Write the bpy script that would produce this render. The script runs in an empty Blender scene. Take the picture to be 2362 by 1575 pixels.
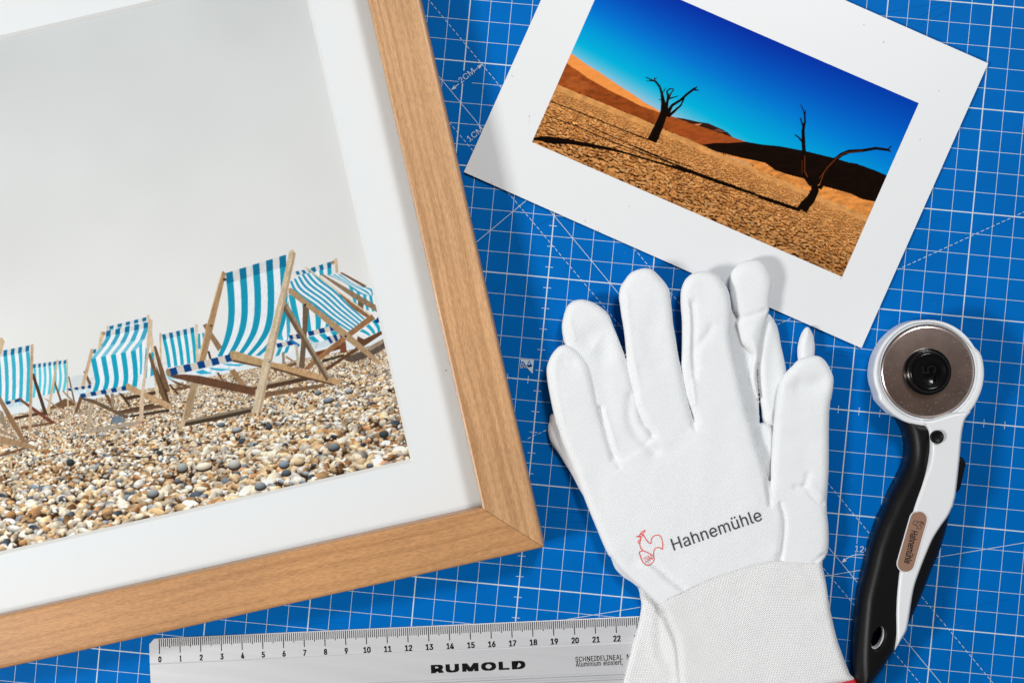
import bpy, math, random
import numpy as np
from mathutils import Vector, Euler

random.seed(7)
RNG = np.random.default_rng(11)
scene = bpy.context.scene
COL = scene.collection
R = math.radians

# ------------------------------------------------------------------ camera
CAM = (0.00224183, -0.12673788, 0.82441594)
ROT = (-0.0049069, 0.02082355, 0.09469925)
LENS, W0, H0 = 60.0, 2362.0, 1575.0
cam_data = bpy.data.cameras.new("camera")
cam_data.lens = LENS
cam_data.sensor_width = 36.0
cam_data.sensor_fit = 'HORIZONTAL'
cam_data.clip_start = 0.01
cam_data.clip_end = 50.0
cam = bpy.data.objects.new("camera", cam_data)
cam.location = CAM
cam.rotation_euler = ROT
COL.objects.link(cam)
scene.camera = cam

# ------------------------------------------------------------------ room light
world = bpy.data.worlds.new("World")
scene.world = world
world.use_nodes = True
wn, wl = world.node_tree.nodes, world.node_tree.links
wn.clear()
w_out = wn.new("ShaderNodeOutputWorld")
w_bg = wn.new("ShaderNodeBackground")
w_tc = wn.new("ShaderNodeTexCoord")
w_sep = wn.new("ShaderNodeSeparateXYZ")
w_ramp = wn.new("ShaderNodeValToRGB")
wl.new(w_tc.outputs["Generated"], w_sep.inputs[0])
wl.new(w_sep.outputs["Z"], w_ramp.inputs[0])
wr = w_ramp.color_ramp
wr.elements[0].position = 0.0
wr.elements[0].color = (0.235, 0.24, 0.245, 1)
wr.elements[1].position = 0.93
wr.elements[1].color = (0.085, 0.06, 0.05, 1)          # brown wooden ceiling overhead
e = wr.elements.new(0.80)
e.color = (0.235, 0.23, 0.225, 1)
wl.new(w_ramp.outputs[0], w_bg.inputs[0])
w_bg.inputs[1].default_value = 1.0
wl.new(w_bg.outputs[0], w_out.inputs[0])


def softbox(name, az, el, dist, size, power, color):
    """studio lamp: az is the compass direction (degrees, from +X) the light comes from"""
    d = Vector((math.cos(R(az)) * math.cos(R(el)), math.sin(R(az)) * math.cos(R(el)), math.sin(R(el))))
    target = Vector((0.02, -0.13, 0.0))
    li = bpy.data.lights.new(name, 'AREA')
    li.shape = 'SQUARE'
    li.size = size
    li.energy = power
    li.color = color
    o = bpy.data.objects.new(name, li)
    o.location = target + d * dist
    o.rotation_euler = (-d).to_track_quat('-Z', 'Y').to_euler()
    COL.objects.link(o)


softbox("softbox_key", 202, 42, 1.35, 0.24, 13.0, (1.0, 0.985, 0.96))
softbox("softbox_fill", 72, 57, 1.35, 0.26, 9.7, (0.97, 0.985, 1.0))

scene.view_settings.view_transform = 'Standard'
scene.view_settings.look = 'None'
scene.view_settings.exposure = 0.0
scene.view_settings.gamma = 1.0
scene.view_settings.use_curve_mapping = False
scene.cycles.max_bounces = 8
scene.cycles.transparent_max_bounces = 8
scene.cycles.caustics_reflective = False
scene.cycles.caustics_refractive = False


# ------------------------------------------------------------------ geometry helpers
def rotm(a, b, c):
    ca, sa, cb, sb, cc, sc = math.cos(a), math.sin(a), math.cos(b), math.sin(b), math.cos(c), math.sin(c)
    rx = np.array([[1, 0, 0], [0, ca, -sa], [0, sa, ca]])
    ry = np.array([[cb, 0, sb], [0, 1, 0], [-sb, 0, cb]])
    rz = np.array([[cc, -sc, 0], [sc, cc, 0], [0, 0, 1]])
    return rz @ ry @ rx


RM = rotm(*ROT)
CP = np.array(CAM)
SPX = LENS / 36.0 * W0


def P(pts, z=0.0):
    """measured photo coordinates -> real positions (metres) on the horizontal plane z"""
    a = np.atleast_2d(np.asarray(pts, float))
    d = np.stack([(a[:, 0] - W0 / 2) / SPX, -(a[:, 1] - H0 / 2) / SPX, -np.ones(len(a))], 1) @ RM.T
    t = (z - CP[2]) / d[:, 2]
    return CP[:2] + d[:, :2] * t[:, None]


def to_photo(x, y, z):
    d = np.stack([x - CP[0], y - CP[1], np.zeros_like(x) + z - CP[2]], -1) @ RM
    return W0 / 2 + SPX * d[..., 0] / -d[..., 2], H0 / 2 - SPX * d[..., 1] / -d[..., 2]


def Q(ox, oy, pts):
    """points read off a 4x enlargement whose corner is (ox, oy)"""
    return [(ox + p[0] / 4.0, oy + p[1] / 4.0) for p in pts]


def smooth_closed(p, n=5):
    p = np.asarray(p, float)
    a, b, c, d = np.roll(p, 1, 0), p, np.roll(p, -1, 0), np.roll(p, -2, 0)
    out = []
    for k in range(n):
        t = k / n
        out.append(0.5 * (2 * b + (c - a) * t + (2 * a - 5 * b + 4 * c - d) * t * t + (3 * b - a - 3 * c + d) * t ** 3))
    return np.stack(out, 1).reshape(-1, 2)


def smooth_open(p, n=6):
    p = np.asarray(p, float)
    q = np.vstack([2 * p[0] - p[1], p, 2 * p[-1] - p[-2]])
    out = []
    for i in range(1, len(q) - 2):
        a, b, c, d = q[i - 1], q[i], q[i + 1], q[i + 2]
        for k in range(n):
            t = k / n
            out.append(0.5 * (2 * b + (c - a) * t + (2 * a - 5 * b + 4 * c - d) * t * t + (3 * b - a - 3 * c + d) * t ** 3))
    out.append(p[-1])
    return np.array(out)


def seg_dist(line, X, Y, closed=False):
    line = np.asarray(line, float)
    n = len(line) if closed else len(line) - 1
    best = np.full(X.shape, 1e9)
    for i in range(n):
        ax, ay = line[i]
        bx, by = line[(i + 1) % len(line)]
        dx, dy = bx - ax, by - ay
        L = dx * dx + dy * dy + 1e-18
        t = np.clip(((X - ax) * dx + (Y - ay) * dy) / L, 0, 1)
        best = np.minimum(best, (X - ax - t * dx) ** 2 + (Y - ay - t * dy) ** 2)
    return np.sqrt(best)


def inside(poly, X, Y):
    poly = np.asarray(poly, float)
    r = np.zeros(X.shape, bool)
    x2, y2 = np.roll(poly[:, 0], -1), np.roll(poly[:, 1], -1)
    for ax, ay, bx, by in zip(poly[:, 0], poly[:, 1], x2, y2):
        if ay == by:
            continue
        c = (ay > Y) != (by > Y)
        r ^= c & (X < (bx - ax) * (Y - ay) / (by - ay) + ax)
    return r


def sdf(poly, X, Y, margin=0.003):
    """signed distance, positive inside; -1 far outside"""
    poly = np.asarray(poly, float)
    out = np.full(X.shape, -1.0)
    x0, y0 = poly.min(0) - margin
    x1, y1 = poly.max(0) + margin
    m = (X > x0) & (X < x1) & (Y > y0) & (Y < y1)
    xs, ys = X[m], Y[m]
    d = seg_dist(poly, xs, ys, True)
    out[m] = np.where(inside(poly, xs, ys), d, -d)
    return out


def vnoise(X, Y, scale, seed=0):
    """smooth value noise in -1..1"""
    r = np.random.default_rng(seed)
    tab = r.uniform(-1, 1, (256, 256))
    x, y = X / scale + 1000.0, Y / scale + 1000.0
    xi, yi = np.floor(x).astype(int), np.floor(y).astype(int)
    fx, fy = x - xi, y - yi
    fx, fy = fx * fx * (3 - 2 * fx), fy * fy * (3 - 2 * fy)
    g = lambda a, b: tab[a % 256, b % 256]
    return (g(xi, yi) * (1 - fx) + g(xi + 1, yi) * fx) * (1 - fy) + (g(xi, yi + 1) * (1 - fx) + g(xi + 1, yi + 1) * fx) * fy


def mesh_np(name, V, F, mat=None, parent=None, smooth=False, attrs=None, color=None):
    """one mesh object from arrays; F is a list of index arrays of equal length rows"""
    me = bpy.data.meshes.new(name)
    V = np.asarray(V, np.float32)
    me.vertices.add(len(V))
    me.vertices.foreach_set("co", V.ravel())
    blocks = [np.asarray(f, np.int32) for f in (F if isinstance(F, list) else [F]) if len(f)]
    nl = sum(b.size for b in blocks)
    npoly = sum(len(b) for b in blocks)
    me.loops.add(nl)
    me.loops.foreach_set("vertex_index", np.concatenate([b.ravel() for b in blocks]))
    me.polygons.add(npoly)
    starts, s = [], 0
    for b in blocks:
        starts.append(s + np.arange(len(b)) * b.shape[1])
        s += b.size
    me.polygons.foreach_set("loop_start", np.concatenate(starts).astype(np.int32))
    me.polygons.foreach_set("use_smooth", np.full(npoly, bool(smooth)))
    me.update(calc_edges=True)
    me.validate()
    if attrs:
        for k, a in attrs.items():
            at = me.attributes.new(k, 'FLOAT_VECTOR', 'POINT')
            at.data.foreach_set("vector", np.asarray(a, np.float32).ravel())
    if color is not None:
        at = me.color_attributes.new("picture", 'FLOAT_COLOR', 'POINT')
        at.data.foreach_set("color", np.asarray(color, np.float32).ravel())
    o = bpy.data.objects.new(name, me)
    COL.objects.link(o)
    if mat is not None:
        me.materials.append(mat)
    if parent is not None:
        o.parent = parent
    return o


class MB:
    """collects loose pieces into one mesh"""
    def __init__(self):
        self.v, self.f, self.n = [], {}, 0

    def add(self, V, faces):
        V = np.asarray(V, float)
        self.v.append(V)
        for f in faces:
            self.f.setdefault(len(f), []).append([i + self.n for i in f])
        self.n += len(V)

    def flat(self, pts, z):
        """flat polygon (convex) at height z (a number or one per point)"""
        p = np.asarray(pts, float)
        zz = np.broadcast_to(np.asarray(z, float), (len(p),))
        self.add(np.column_stack([p, zz]), [list(range(len(p)))])

    def ribbon(self, line, w, z, closed=False):
        p = np.asarray(line, float)
        if closed:
            t = np.roll(p, -1, 0) - np.roll(p, 1, 0)
        else:
            t = np.gradient(p, axis=0)
        t /= np.linalg.norm(t, axis=1)[:, None] + 1e-12
        nrm = np.column_stack([-t[:, 1], t[:, 0]])
        a, b = p + nrm * w / 2, p - nrm * w / 2
        n = len(p)
        zf = z if callable(z) else (lambda q: np.full(len(q), float(z)))
        V = np.column_stack([np.vstack([a, b]), np.concatenate([zf(a), zf(b)])])
        fs = [[n + i, n + (i + 1) % n, (i + 1) % n, i] for i in range(n if closed else n - 1)]
        self.add(V, fs)

    def build(self, name, mat=None, parent=None, smooth=False):
        return mesh_np(name, np.vstack(self.v), [np.array(v) for v in self.f.values()], mat, parent, smooth)


def empty(name, loc):
    o = bpy.data.objects.new(name, None)
    o.empty_display_size = 0.02
    o.location = (loc[0], loc[1], loc[2])
    COL.objects.link(o)
    return o


def adopt(root, *kids):
    """parent pieces that were modelled in place, keeping them where they stand"""
    bpy.context.view_layer.update()
    for k in kids:
        k.parent = root
        k.matrix_parent_inverse = root.matrix_world.inverted()


def tag(o, label, cat=None, kind=None, group=None):
    if label:
        o["label"] = label
    if cat:
        o["category"] = cat
    if kind:
        o["kind"] = kind
    if group:
        o["group"] = group
    return o


# plain grotesque letter shapes: advance, outline points (1/500 em), triangles
GLYPHS = {
    ' ': (0.188, '', ''),
    ',': (0.188, '19 -60 34 36 68 36 42 -60', '0 2 1 0 3 2'),
    '.': (0.188, '48 -2 42 -1 36 1 31 4 28 9 26 15 25 20 26 27 28 32 31 37 36 40 42 43 48 43 54 43 59 40 64 37 68 32 70 27 71 20 70 15 68 9 64 4 59 1 54 -1', '11 13 12 10 13 11 10 14 13 10 15 14 9 15 10 8 15 9 8 16 15 7 16 8 7 17 16 6 17 7 6 18 17 5 18 6 5 19 18 4 19 5 4 20 19 3 20 4 3 21 20 2 21 3 2 22 21 1 22 2 1 23 22 0 23 1'),
    '0': (0.453, '113 -3 95 -2 79 3 65 12 53 24 42 39 34 57 29 77 25 101 24 127 25 153 29 177 35 197 43 215 53 230 65 242 79 251 95 256 113 258 131 256 147 251 161 242 174 230 184 215 192 197 198 177 201 153 203 127 201 101 198 77 192 57 184 39 174 24 162 12 147 3 131 -2 113 25 125 26 136 30 145 37 153 46 160 58 165 72 169 88 171 107 172 127 171 148 169 166 165 182 160 197 153 208 145 218 136 224 125 228 113 230 101 228 91 224 82 218 73 208 67 197 62 182 58 166 55 148 55 127 55 107 58 88 62 72 67 58 73 46 82 37 91 30 101 26', '17 19 18 16 19 17 16 20 19 15 20 16 15 21 20 14 21 15 14 22 21 14 54 22 54 53 22 53 23 22 13 55 14 55 54 14 13 56 55 52 23 53 13 57 56 51 23 52 13 58 57 50 23 51 50 24 23 12 58 13 12 59 58 49 24 50 11 59 12 49 25 24 11 60 59 48 25 49 11 61 60 47 25 48 10 61 11 47 26 25 10 62 61 46 26 47 9 62 10 46 27 26 9 63 62 45 27 46 8 63 9 8 64 63 44 27 45 44 28 27 8 65 64 43 28 44 7 65 8 43 29 28 7 66 65 42 29 43 6 66 7 42 30 29 6 67 66 41 30 42 40 30 41 6 68 67 5 68 6 40 31 30 5 69 68 39 31 40 39 32 31 4 69 5 4 70 69 38 32 39 4 71 70 37 32 38 36 32 37 4 36 71 4 32 36 4 33 32 3 33 4 2 33 3 2 34 33 2 35 34 1 35 2 1 0 35'),
    '1': (0.453, '38 0 38 27 195 27 195 0 138 254 138 0 106 0 106 224 105 224 43 179 43 213 99 254', '10 4 11 10 8 4 8 7 4 7 5 4 10 9 8 6 5 7 0 2 1 0 3 2'),
    '2': (0.453, '32 0 32 24 117 114 126 124 134 133 141 141 147 149 152 156 155 163 158 170 160 178 160 186 159 194 157 202 154 209 149 215 143 220 137 224 129 227 121 229 112 230 102 229 94 227 86 224 79 219 74 213 69 207 66 199 64 190 64 181 33 181 34 196 37 209 43 221 51 232 60 241 72 248 84 253 98 257 112 258 127 257 141 254 153 248 164 241 173 233 181 223 186 211 189 199 191 186 190 177 188 168 185 159 181 150 175 140 168 129 159 118 147 105 133 90 76 30 76 28 195 28 195 0', '38 40 39 38 41 40 37 41 38 37 42 41 36 42 37 36 43 42 35 43 36 35 44 43 34 44 35 34 20 44 20 19 44 19 45 44 33 21 34 21 20 34 18 45 19 33 22 21 17 45 18 33 23 22 16 45 17 33 24 23 16 46 45 32 24 33 15 46 16 32 25 24 14 46 15 32 26 25 14 47 46 13 47 14 31 26 32 31 27 26 12 47 13 12 48 47 31 28 27 30 28 31 11 48 12 30 29 28 11 49 48 10 49 11 9 49 10 9 50 49 8 50 9 8 51 50 7 51 8 7 52 51 6 52 7 6 53 52 5 53 6 4 53 5 4 54 53 3 54 4 3 55 54 2 55 3 2 56 55 1 56 2 1 57 56 1 58 57 1 59 58 1 60 59 1 61 60 0 61 1'),
    '3': (0.453, '109 -3 94 -2 80 0 66 5 54 11 44 19 35 29 28 40 24 52 22 66 55 66 56 58 59 50 63 44 69 38 75 33 83 30 91 27 100 25 109 25 119 26 129 27 138 30 145 35 152 40 157 46 161 54 164 63 165 72 164 81 162 90 158 98 153 105 146 112 137 117 127 121 115 123 101 124 78 124 78 150 144 224 144 226 35 226 35 254 186 254 186 230 106 139 106 144 124 145 140 143 154 138 167 131 177 122 185 111 192 99 195 86 196 72 195 58 191 45 185 33 177 22 166 13 154 6 141 1 125 -2', '42 44 43 42 45 44 42 41 45 41 40 45 40 46 45 39 47 40 47 46 40 38 47 39 47 49 48 38 49 47 38 50 49 38 51 50 38 37 51 37 52 51 36 52 37 35 52 36 35 53 52 34 53 35 33 53 34 32 53 33 32 54 53 31 54 32 31 55 54 30 55 31 29 55 30 29 56 55 28 56 29 27 56 28 27 57 56 8 10 9 8 11 10 26 57 27 26 58 57 8 12 11 25 58 26 7 12 8 7 13 12 24 58 25 24 59 58 7 14 13 23 59 24 6 14 7 6 15 14 22 59 23 6 16 15 22 60 59 21 60 22 6 17 16 5 17 6 20 60 21 5 18 17 19 60 20 5 19 18 5 60 19 5 61 60 4 61 5 4 62 61 3 62 4 3 63 62 2 63 3 2 64 63 1 64 2 1 0 64'),
    '4': (0.453, '20 53 20 79 123 254 155 254 54 83 54 81 207 81 207 53 141 0 141 61 141 73 141 159 171 159 171 0', '1 3 2 1 4 3 10 12 11 10 13 12 1 5 4 1 6 5 1 10 6 10 7 6 0 10 1 0 9 10 13 7 10 0 8 9 8 7 0 8 13 7'),
    '5': (0.453, '111 -3 96 -2 82 1 70 6 59 12 49 20 41 30 35 41 32 53 30 65 61 65 62 58 65 51 69 44 74 39 80 34 87 30 94 27 102 26 111 25 120 26 130 28 138 32 146 38 152 44 157 52 161 61 163 71 164 81 163 92 161 101 157 111 151 119 145 125 137 131 129 135 119 138 109 138 100 138 92 137 84 134 76 131 69 127 64 123 34 126 48 254 183 254 183 226 75 226 67 151 68 151 74 155 81 159 89 162 97 165 106 166 115 167 126 166 137 164 147 160 156 156 165 150 172 143 179 134 185 125 189 116 193 105 195 94 195 82 194 66 191 51 184 38 176 26 166 16 154 8 141 1 126 -2', '44 48 45 48 46 45 48 47 46 44 49 48 55 57 56 54 57 55 54 58 57 53 58 54 53 59 58 52 59 53 52 60 59 51 60 52 51 61 60 50 61 51 44 50 49 44 61 50 44 39 61 39 38 61 38 62 61 38 37 62 37 63 62 36 63 37 35 63 36 44 40 39 34 63 35 34 64 63 44 41 40 44 42 41 33 64 34 44 43 42 33 65 64 32 65 33 31 65 32 31 66 65 30 66 31 30 67 66 29 67 30 29 68 67 28 68 29 28 69 68 27 69 28 26 69 27 26 70 69 8 10 9 8 11 10 25 70 26 8 12 11 7 12 8 24 70 25 24 71 70 7 13 12 7 14 13 23 71 24 6 14 7 6 15 14 23 72 71 22 72 23 6 16 15 21 72 22 6 17 16 5 17 6 20 72 21 5 18 17 20 73 72 19 73 20 5 19 18 5 73 19 4 73 5 4 74 73 3 74 4 3 75 74 2 75 3 2 76 75 1 76 2 1 0 76'),
    '6': (0.453, '113 -3 98 -2 84 1 71 7 60 15 50 25 42 37 36 51 33 65 32 81 33 93 35 106 40 119 47 134 56 151 69 170 126 254 161 254 75 131 73 131 75 135 79 140 83 144 87 148 92 151 98 153 104 155 110 157 117 157 132 156 146 153 158 147 169 140 178 131 185 120 190 107 193 94 194 79 193 63 190 49 184 36 176 25 166 15 155 7 142 1 128 -2 113 24 123 25 131 27 139 31 146 37 152 43 157 51 161 59 163 69 164 79 163 89 161 98 157 107 152 114 146 121 139 126 131 130 123 132 113 133 104 132 95 130 87 126 80 121 74 114 69 107 65 99 63 89 62 79 63 69 65 59 69 51 74 43 80 37 87 31 95 27 104 25', '15 17 16 15 23 17 23 18 17 14 23 15 27 29 28 26 29 27 26 30 29 25 30 26 24 30 25 24 31 30 13 23 14 23 31 24 13 22 23 18 31 23 18 32 31 13 21 22 18 64 32 64 33 32 13 20 21 13 19 20 12 19 13 18 65 64 63 33 64 18 66 65 62 33 63 62 34 33 12 18 19 12 66 18 12 67 66 61 34 62 12 68 67 60 34 61 12 69 68 59 34 60 59 35 34 11 69 12 11 70 69 58 35 59 58 36 35 11 71 70 57 36 58 10 71 11 10 72 71 56 36 57 56 37 36 9 72 10 9 73 72 55 37 56 8 73 9 8 74 73 54 37 55 54 38 37 8 75 74 53 38 54 7 75 8 53 39 38 7 76 75 52 39 53 7 77 76 51 39 52 6 77 7 51 40 39 6 78 77 50 40 51 5 78 6 5 79 78 49 40 50 49 41 40 5 80 79 48 41 49 5 81 80 47 41 48 4 81 5 4 46 81 46 41 47 46 42 41 4 42 46 3 42 4 3 43 42 2 43 3 2 44 43 1 44 2 1 45 44 0 45 1'),
    '7': (0.453, '48 0 162 224 162 226 31 226 31 254 195 254 195 224 82 0', '3 5 4 3 2 5 2 6 5 1 6 2 1 7 6 0 7 1'),
    '8': (0.453, '113 -3 97 -2 82 1 68 6 56 13 45 21 37 31 31 42 27 54 26 68 27 78 29 88 33 98 37 106 43 114 51 121 58 126 67 130 76 132 76 133 65 138 55 145 46 154 40 165 36 177 35 190 36 203 40 214 45 225 53 234 62 242 73 249 85 254 99 257 113 258 128 257 141 254 153 249 164 242 173 234 181 225 186 214 190 203 191 190 190 177 186 165 180 154 171 145 162 138 150 133 150 132 159 130 168 126 176 121 183 114 189 106 194 98 197 88 200 78 200 68 199 54 195 42 189 31 181 21 171 13 158 6 145 1 130 -2 113 25 124 25 134 27 142 30 150 34 156 40 161 46 165 53 168 61 168 69 168 78 165 87 161 94 156 101 149 107 141 111 133 115 123 117 113 118 103 117 93 115 85 111 77 107 70 101 65 94 61 87 58 78 58 69 58 61 61 53 64 46 70 40 76 34 84 30 92 27 102 25 113 145 122 145 130 147 137 150 144 154 149 159 154 165 157 172 159 180 160 188 159 196 157 203 154 210 149 216 144 221 138 225 130 228 122 229 113 230 104 229 96 228 89 225 82 221 77 216 72 210 69 203 67 196 66 188 67 180 69 172 72 165 77 159 82 154 89 150 96 147 104 145', '33 35 34 32 35 33 32 36 35 31 36 32 31 37 36 30 37 31 30 38 37 29 38 30 29 39 38 28 123 29 123 39 29 123 122 39 122 121 39 121 40 39 28 124 123 120 40 121 28 125 124 119 40 120 27 125 28 119 41 40 27 126 125 118 41 119 27 127 126 117 41 118 116 41 117 27 128 127 26 128 27 116 42 41 26 129 128 115 42 116 26 130 129 114 42 115 25 130 26 114 43 42 25 131 130 113 43 114 24 131 25 113 44 43 24 132 131 112 44 113 24 133 132 111 44 112 111 45 44 23 133 24 23 134 133 110 45 111 23 135 134 109 45 110 109 46 45 22 135 23 22 136 135 108 46 109 22 137 136 107 46 108 107 47 46 21 137 22 21 138 137 106 47 107 21 139 138 105 47 106 21 104 139 104 47 105 21 47 104 21 48 47 20 48 21 20 49 48 19 49 20 18 49 19 18 50 49 17 50 18 17 51 50 16 51 17 16 52 51 15 52 16 15 53 52 14 86 15 86 53 15 86 54 53 14 87 86 85 54 86 14 88 87 84 54 85 14 89 88 83 54 84 13 89 14 83 55 54 13 90 89 82 55 83 13 91 90 81 55 82 12 91 13 81 56 55 12 92 91 80 56 81 11 92 12 80 57 56 11 93 92 79 57 80 79 58 57 10 93 11 10 94 93 78 58 79 10 95 94 77 58 78 77 59 58 9 95 10 9 96 95 76 59 77 8 96 9 76 60 59 8 97 96 75 60 76 75 61 60 7 97 8 7 98 97 74 61 75 7 99 98 73 61 74 6 99 7 73 62 61 6 100 99 72 62 73 6 101 100 71 62 72 5 101 6 71 63 62 5 102 101 70 63 71 5 103 102 69 63 70 5 68 103 68 63 69 5 63 68 4 63 5 4 64 63 4 65 64 3 65 4 2 65 3 2 66 65 1 66 2 1 67 66 0 67 1'),
    '9': (0.453, '113 258 128 257 142 253 155 247 166 239 176 229 184 217 190 204 193 189 194 173 194 161 191 148 186 135 180 120 170 103 158 84 100 0 65 0 151 124 154 124 151 119 148 115 144 111 139 107 134 104 128 101 122 99 116 98 109 97 94 98 81 102 69 107 58 114 49 124 41 134 36 147 33 161 32 176 33 191 36 205 42 218 50 230 60 239 71 247 84 253 98 257 113 230 104 229 95 227 87 223 80 218 74 211 69 204 66 195 63 186 63 176 63 166 66 156 69 148 74 140 80 134 87 129 95 125 104 122 113 122 123 122 131 125 139 129 146 134 152 140 157 147 161 156 163 165 164 175 163 185 161 195 157 204 152 211 146 218 139 223 131 227 123 229', '45 1 0 44 1 45 44 2 1 43 2 44 43 3 2 42 3 43 42 4 3 41 4 42 41 46 4 46 5 4 41 47 46 81 5 46 40 47 41 40 48 47 80 5 81 80 6 5 40 49 48 79 6 80 40 50 49 78 6 79 39 50 40 39 51 50 77 6 78 77 7 6 39 52 51 76 7 77 38 52 39 76 8 7 38 53 52 75 8 76 38 54 53 74 8 75 37 54 38 74 9 8 37 55 54 73 9 74 36 55 37 36 56 55 72 9 73 72 10 9 36 57 56 71 10 72 71 11 10 35 57 36 35 58 57 70 11 71 70 12 11 35 59 58 69 12 70 34 59 35 34 60 59 68 12 69 68 13 12 33 60 34 33 61 60 67 13 68 33 62 61 66 19 67 19 13 67 33 63 62 65 18 66 18 19 66 65 24 18 24 17 18 20 13 19 32 63 33 32 64 63 64 24 65 32 24 64 20 14 13 21 14 20 22 14 21 31 24 32 23 14 22 30 24 31 24 14 23 30 25 24 17 14 24 17 15 14 29 25 30 29 26 25 29 27 26 28 27 29 17 16 15'),
    'A': (0.48, '8 0 101 254 138 254 231 0 198 0 144 151 140 161 136 173 132 186 127 201 122 219 116 239 123 239 117 219 111 201 106 185 102 172 98 161 95 151 43 0 55 71 55 99 185 99 185 71', '0 11 1 11 2 1 11 12 2 12 3 2 0 21 11 21 13 11 13 10 11 13 10 12 10 22 12 22 3 12 9 22 10 21 14 13 8 22 9 21 15 14 7 22 8 21 16 15 6 22 7 21 17 16 5 22 6 21 18 17 21 20 18 20 19 18 4 23 5 23 22 5 0 20 21 20 22 21 20 23 22 23 3 22 0 19 20 4 3 23'),
    'C': (0.51, '134 -3 113 -2 93 4 75 12 59 25 46 40 35 58 27 78 22 101 20 127 22 153 27 176 35 197 46 215 59 230 75 242 93 251 113 256 134 258 146 257 158 255 170 252 181 248 191 242 201 236 210 228 217 219 224 209 229 198 234 187 236 174 204 174 202 183 199 190 195 197 190 204 185 209 179 214 172 218 165 222 158 224 150 226 142 228 134 228 119 227 105 223 92 216 80 207 71 196 62 182 57 166 53 148 52 127 53 107 57 88 63 72 71 59 80 47 92 38 105 32 119 28 134 26 142 27 150 28 158 30 165 33 172 36 179 40 185 45 190 51 195 57 199 64 202 72 204 80 236 80 234 68 229 56 224 45 217 36 210 27 201 19 192 12 181 7 170 2 159 -1 146 -3', '17 19 18 17 20 19 16 20 17 16 21 20 16 22 21 15 22 16 15 23 22 15 24 23 14 24 15 14 25 24 13 44 14 44 43 14 43 25 14 42 25 43 42 26 25 41 26 42 13 45 44 40 26 41 39 26 40 13 46 45 38 26 39 38 27 26 37 27 38 13 47 46 12 47 13 36 27 37 35 27 36 35 28 27 12 48 47 34 28 35 34 29 28 33 29 34 11 48 12 11 49 48 32 29 33 32 30 29 31 30 32 11 50 49 10 50 11 10 51 50 9 51 10 9 52 51 8 52 9 8 53 52 8 54 53 7 54 8 7 55 54 72 74 73 72 75 74 6 55 7 6 56 55 71 75 72 71 76 75 70 76 71 6 57 56 5 57 6 69 76 70 69 77 76 68 77 69 5 58 57 68 78 77 67 78 68 66 78 67 4 58 5 4 59 58 65 78 66 65 79 78 64 79 65 4 60 59 63 79 64 62 79 63 4 61 60 61 79 62 61 80 79 4 80 61 3 80 4 3 81 80 2 81 3 2 82 81 2 83 82 1 83 2 1 84 83 1 85 84 0 85 1'),
    'D': (0.502, '109 0 48 0 48 29 107 29 127 30 144 34 159 40 171 49 182 61 189 75 195 90 198 108 200 128 198 147 195 165 190 180 182 194 172 205 160 214 145 221 129 225 110 226 47 226 47 254 113 254 136 253 157 248 176 239 192 228 206 213 217 196 225 175 229 153 231 128 229 102 224 80 217 59 206 42 192 27 175 15 156 7 134 2 62 254 62 0 30 0 30 254', '44 23 45 23 42 45 44 22 23 42 24 23 43 24 42 43 21 24 21 25 24 21 26 25 21 27 26 21 28 27 21 20 28 20 29 28 44 21 22 44 2 21 2 43 21 19 29 20 18 29 19 17 29 18 17 30 29 16 30 17 16 31 30 15 31 16 14 31 15 14 32 31 13 32 14 13 33 32 12 33 13 11 33 12 11 34 33 10 34 11 10 35 34 9 35 10 9 36 35 8 36 9 7 36 8 7 37 36 6 37 7 6 38 37 5 38 6 4 38 5 3 38 4 44 1 2 43 3 2 43 38 3 43 39 38 43 40 39 43 41 40 43 0 41 1 43 44 43 0 1'),
    'E': (0.419, '30 0 30 254 186 254 186 226 62 226 62 143 178 143 178 114 62 114 62 29 188 29 188 0', '0 4 1 4 2 1 4 3 2 0 5 4 0 8 5 8 6 5 8 7 6 0 9 8 0 10 9 0 11 10'),
    'H': (0.517, '30 0 30 254 62 254 62 144 196 144 196 254 228 254 228 0 196 0 196 116 62 116 62 0', '0 2 1 0 3 2 4 6 5 4 7 6 0 10 3 10 4 3 10 9 4 9 7 4 0 11 10 8 7 9'),
    'I': (0.3, '16 0 16 29 59 29 59 226 16 226 16 254 135 254 135 226 91 226 91 29 135 29 135 0', '4 6 5 4 7 6 3 7 4 2 8 3 8 7 3 2 9 8 0 2 1 0 9 2 0 10 9 0 11 10'),
    'L': (0.393, '30 0 30 254 62 254 62 29 181 29 181 0', '0 2 1 0 3 2 0 4 3 0 5 4'),
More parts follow.
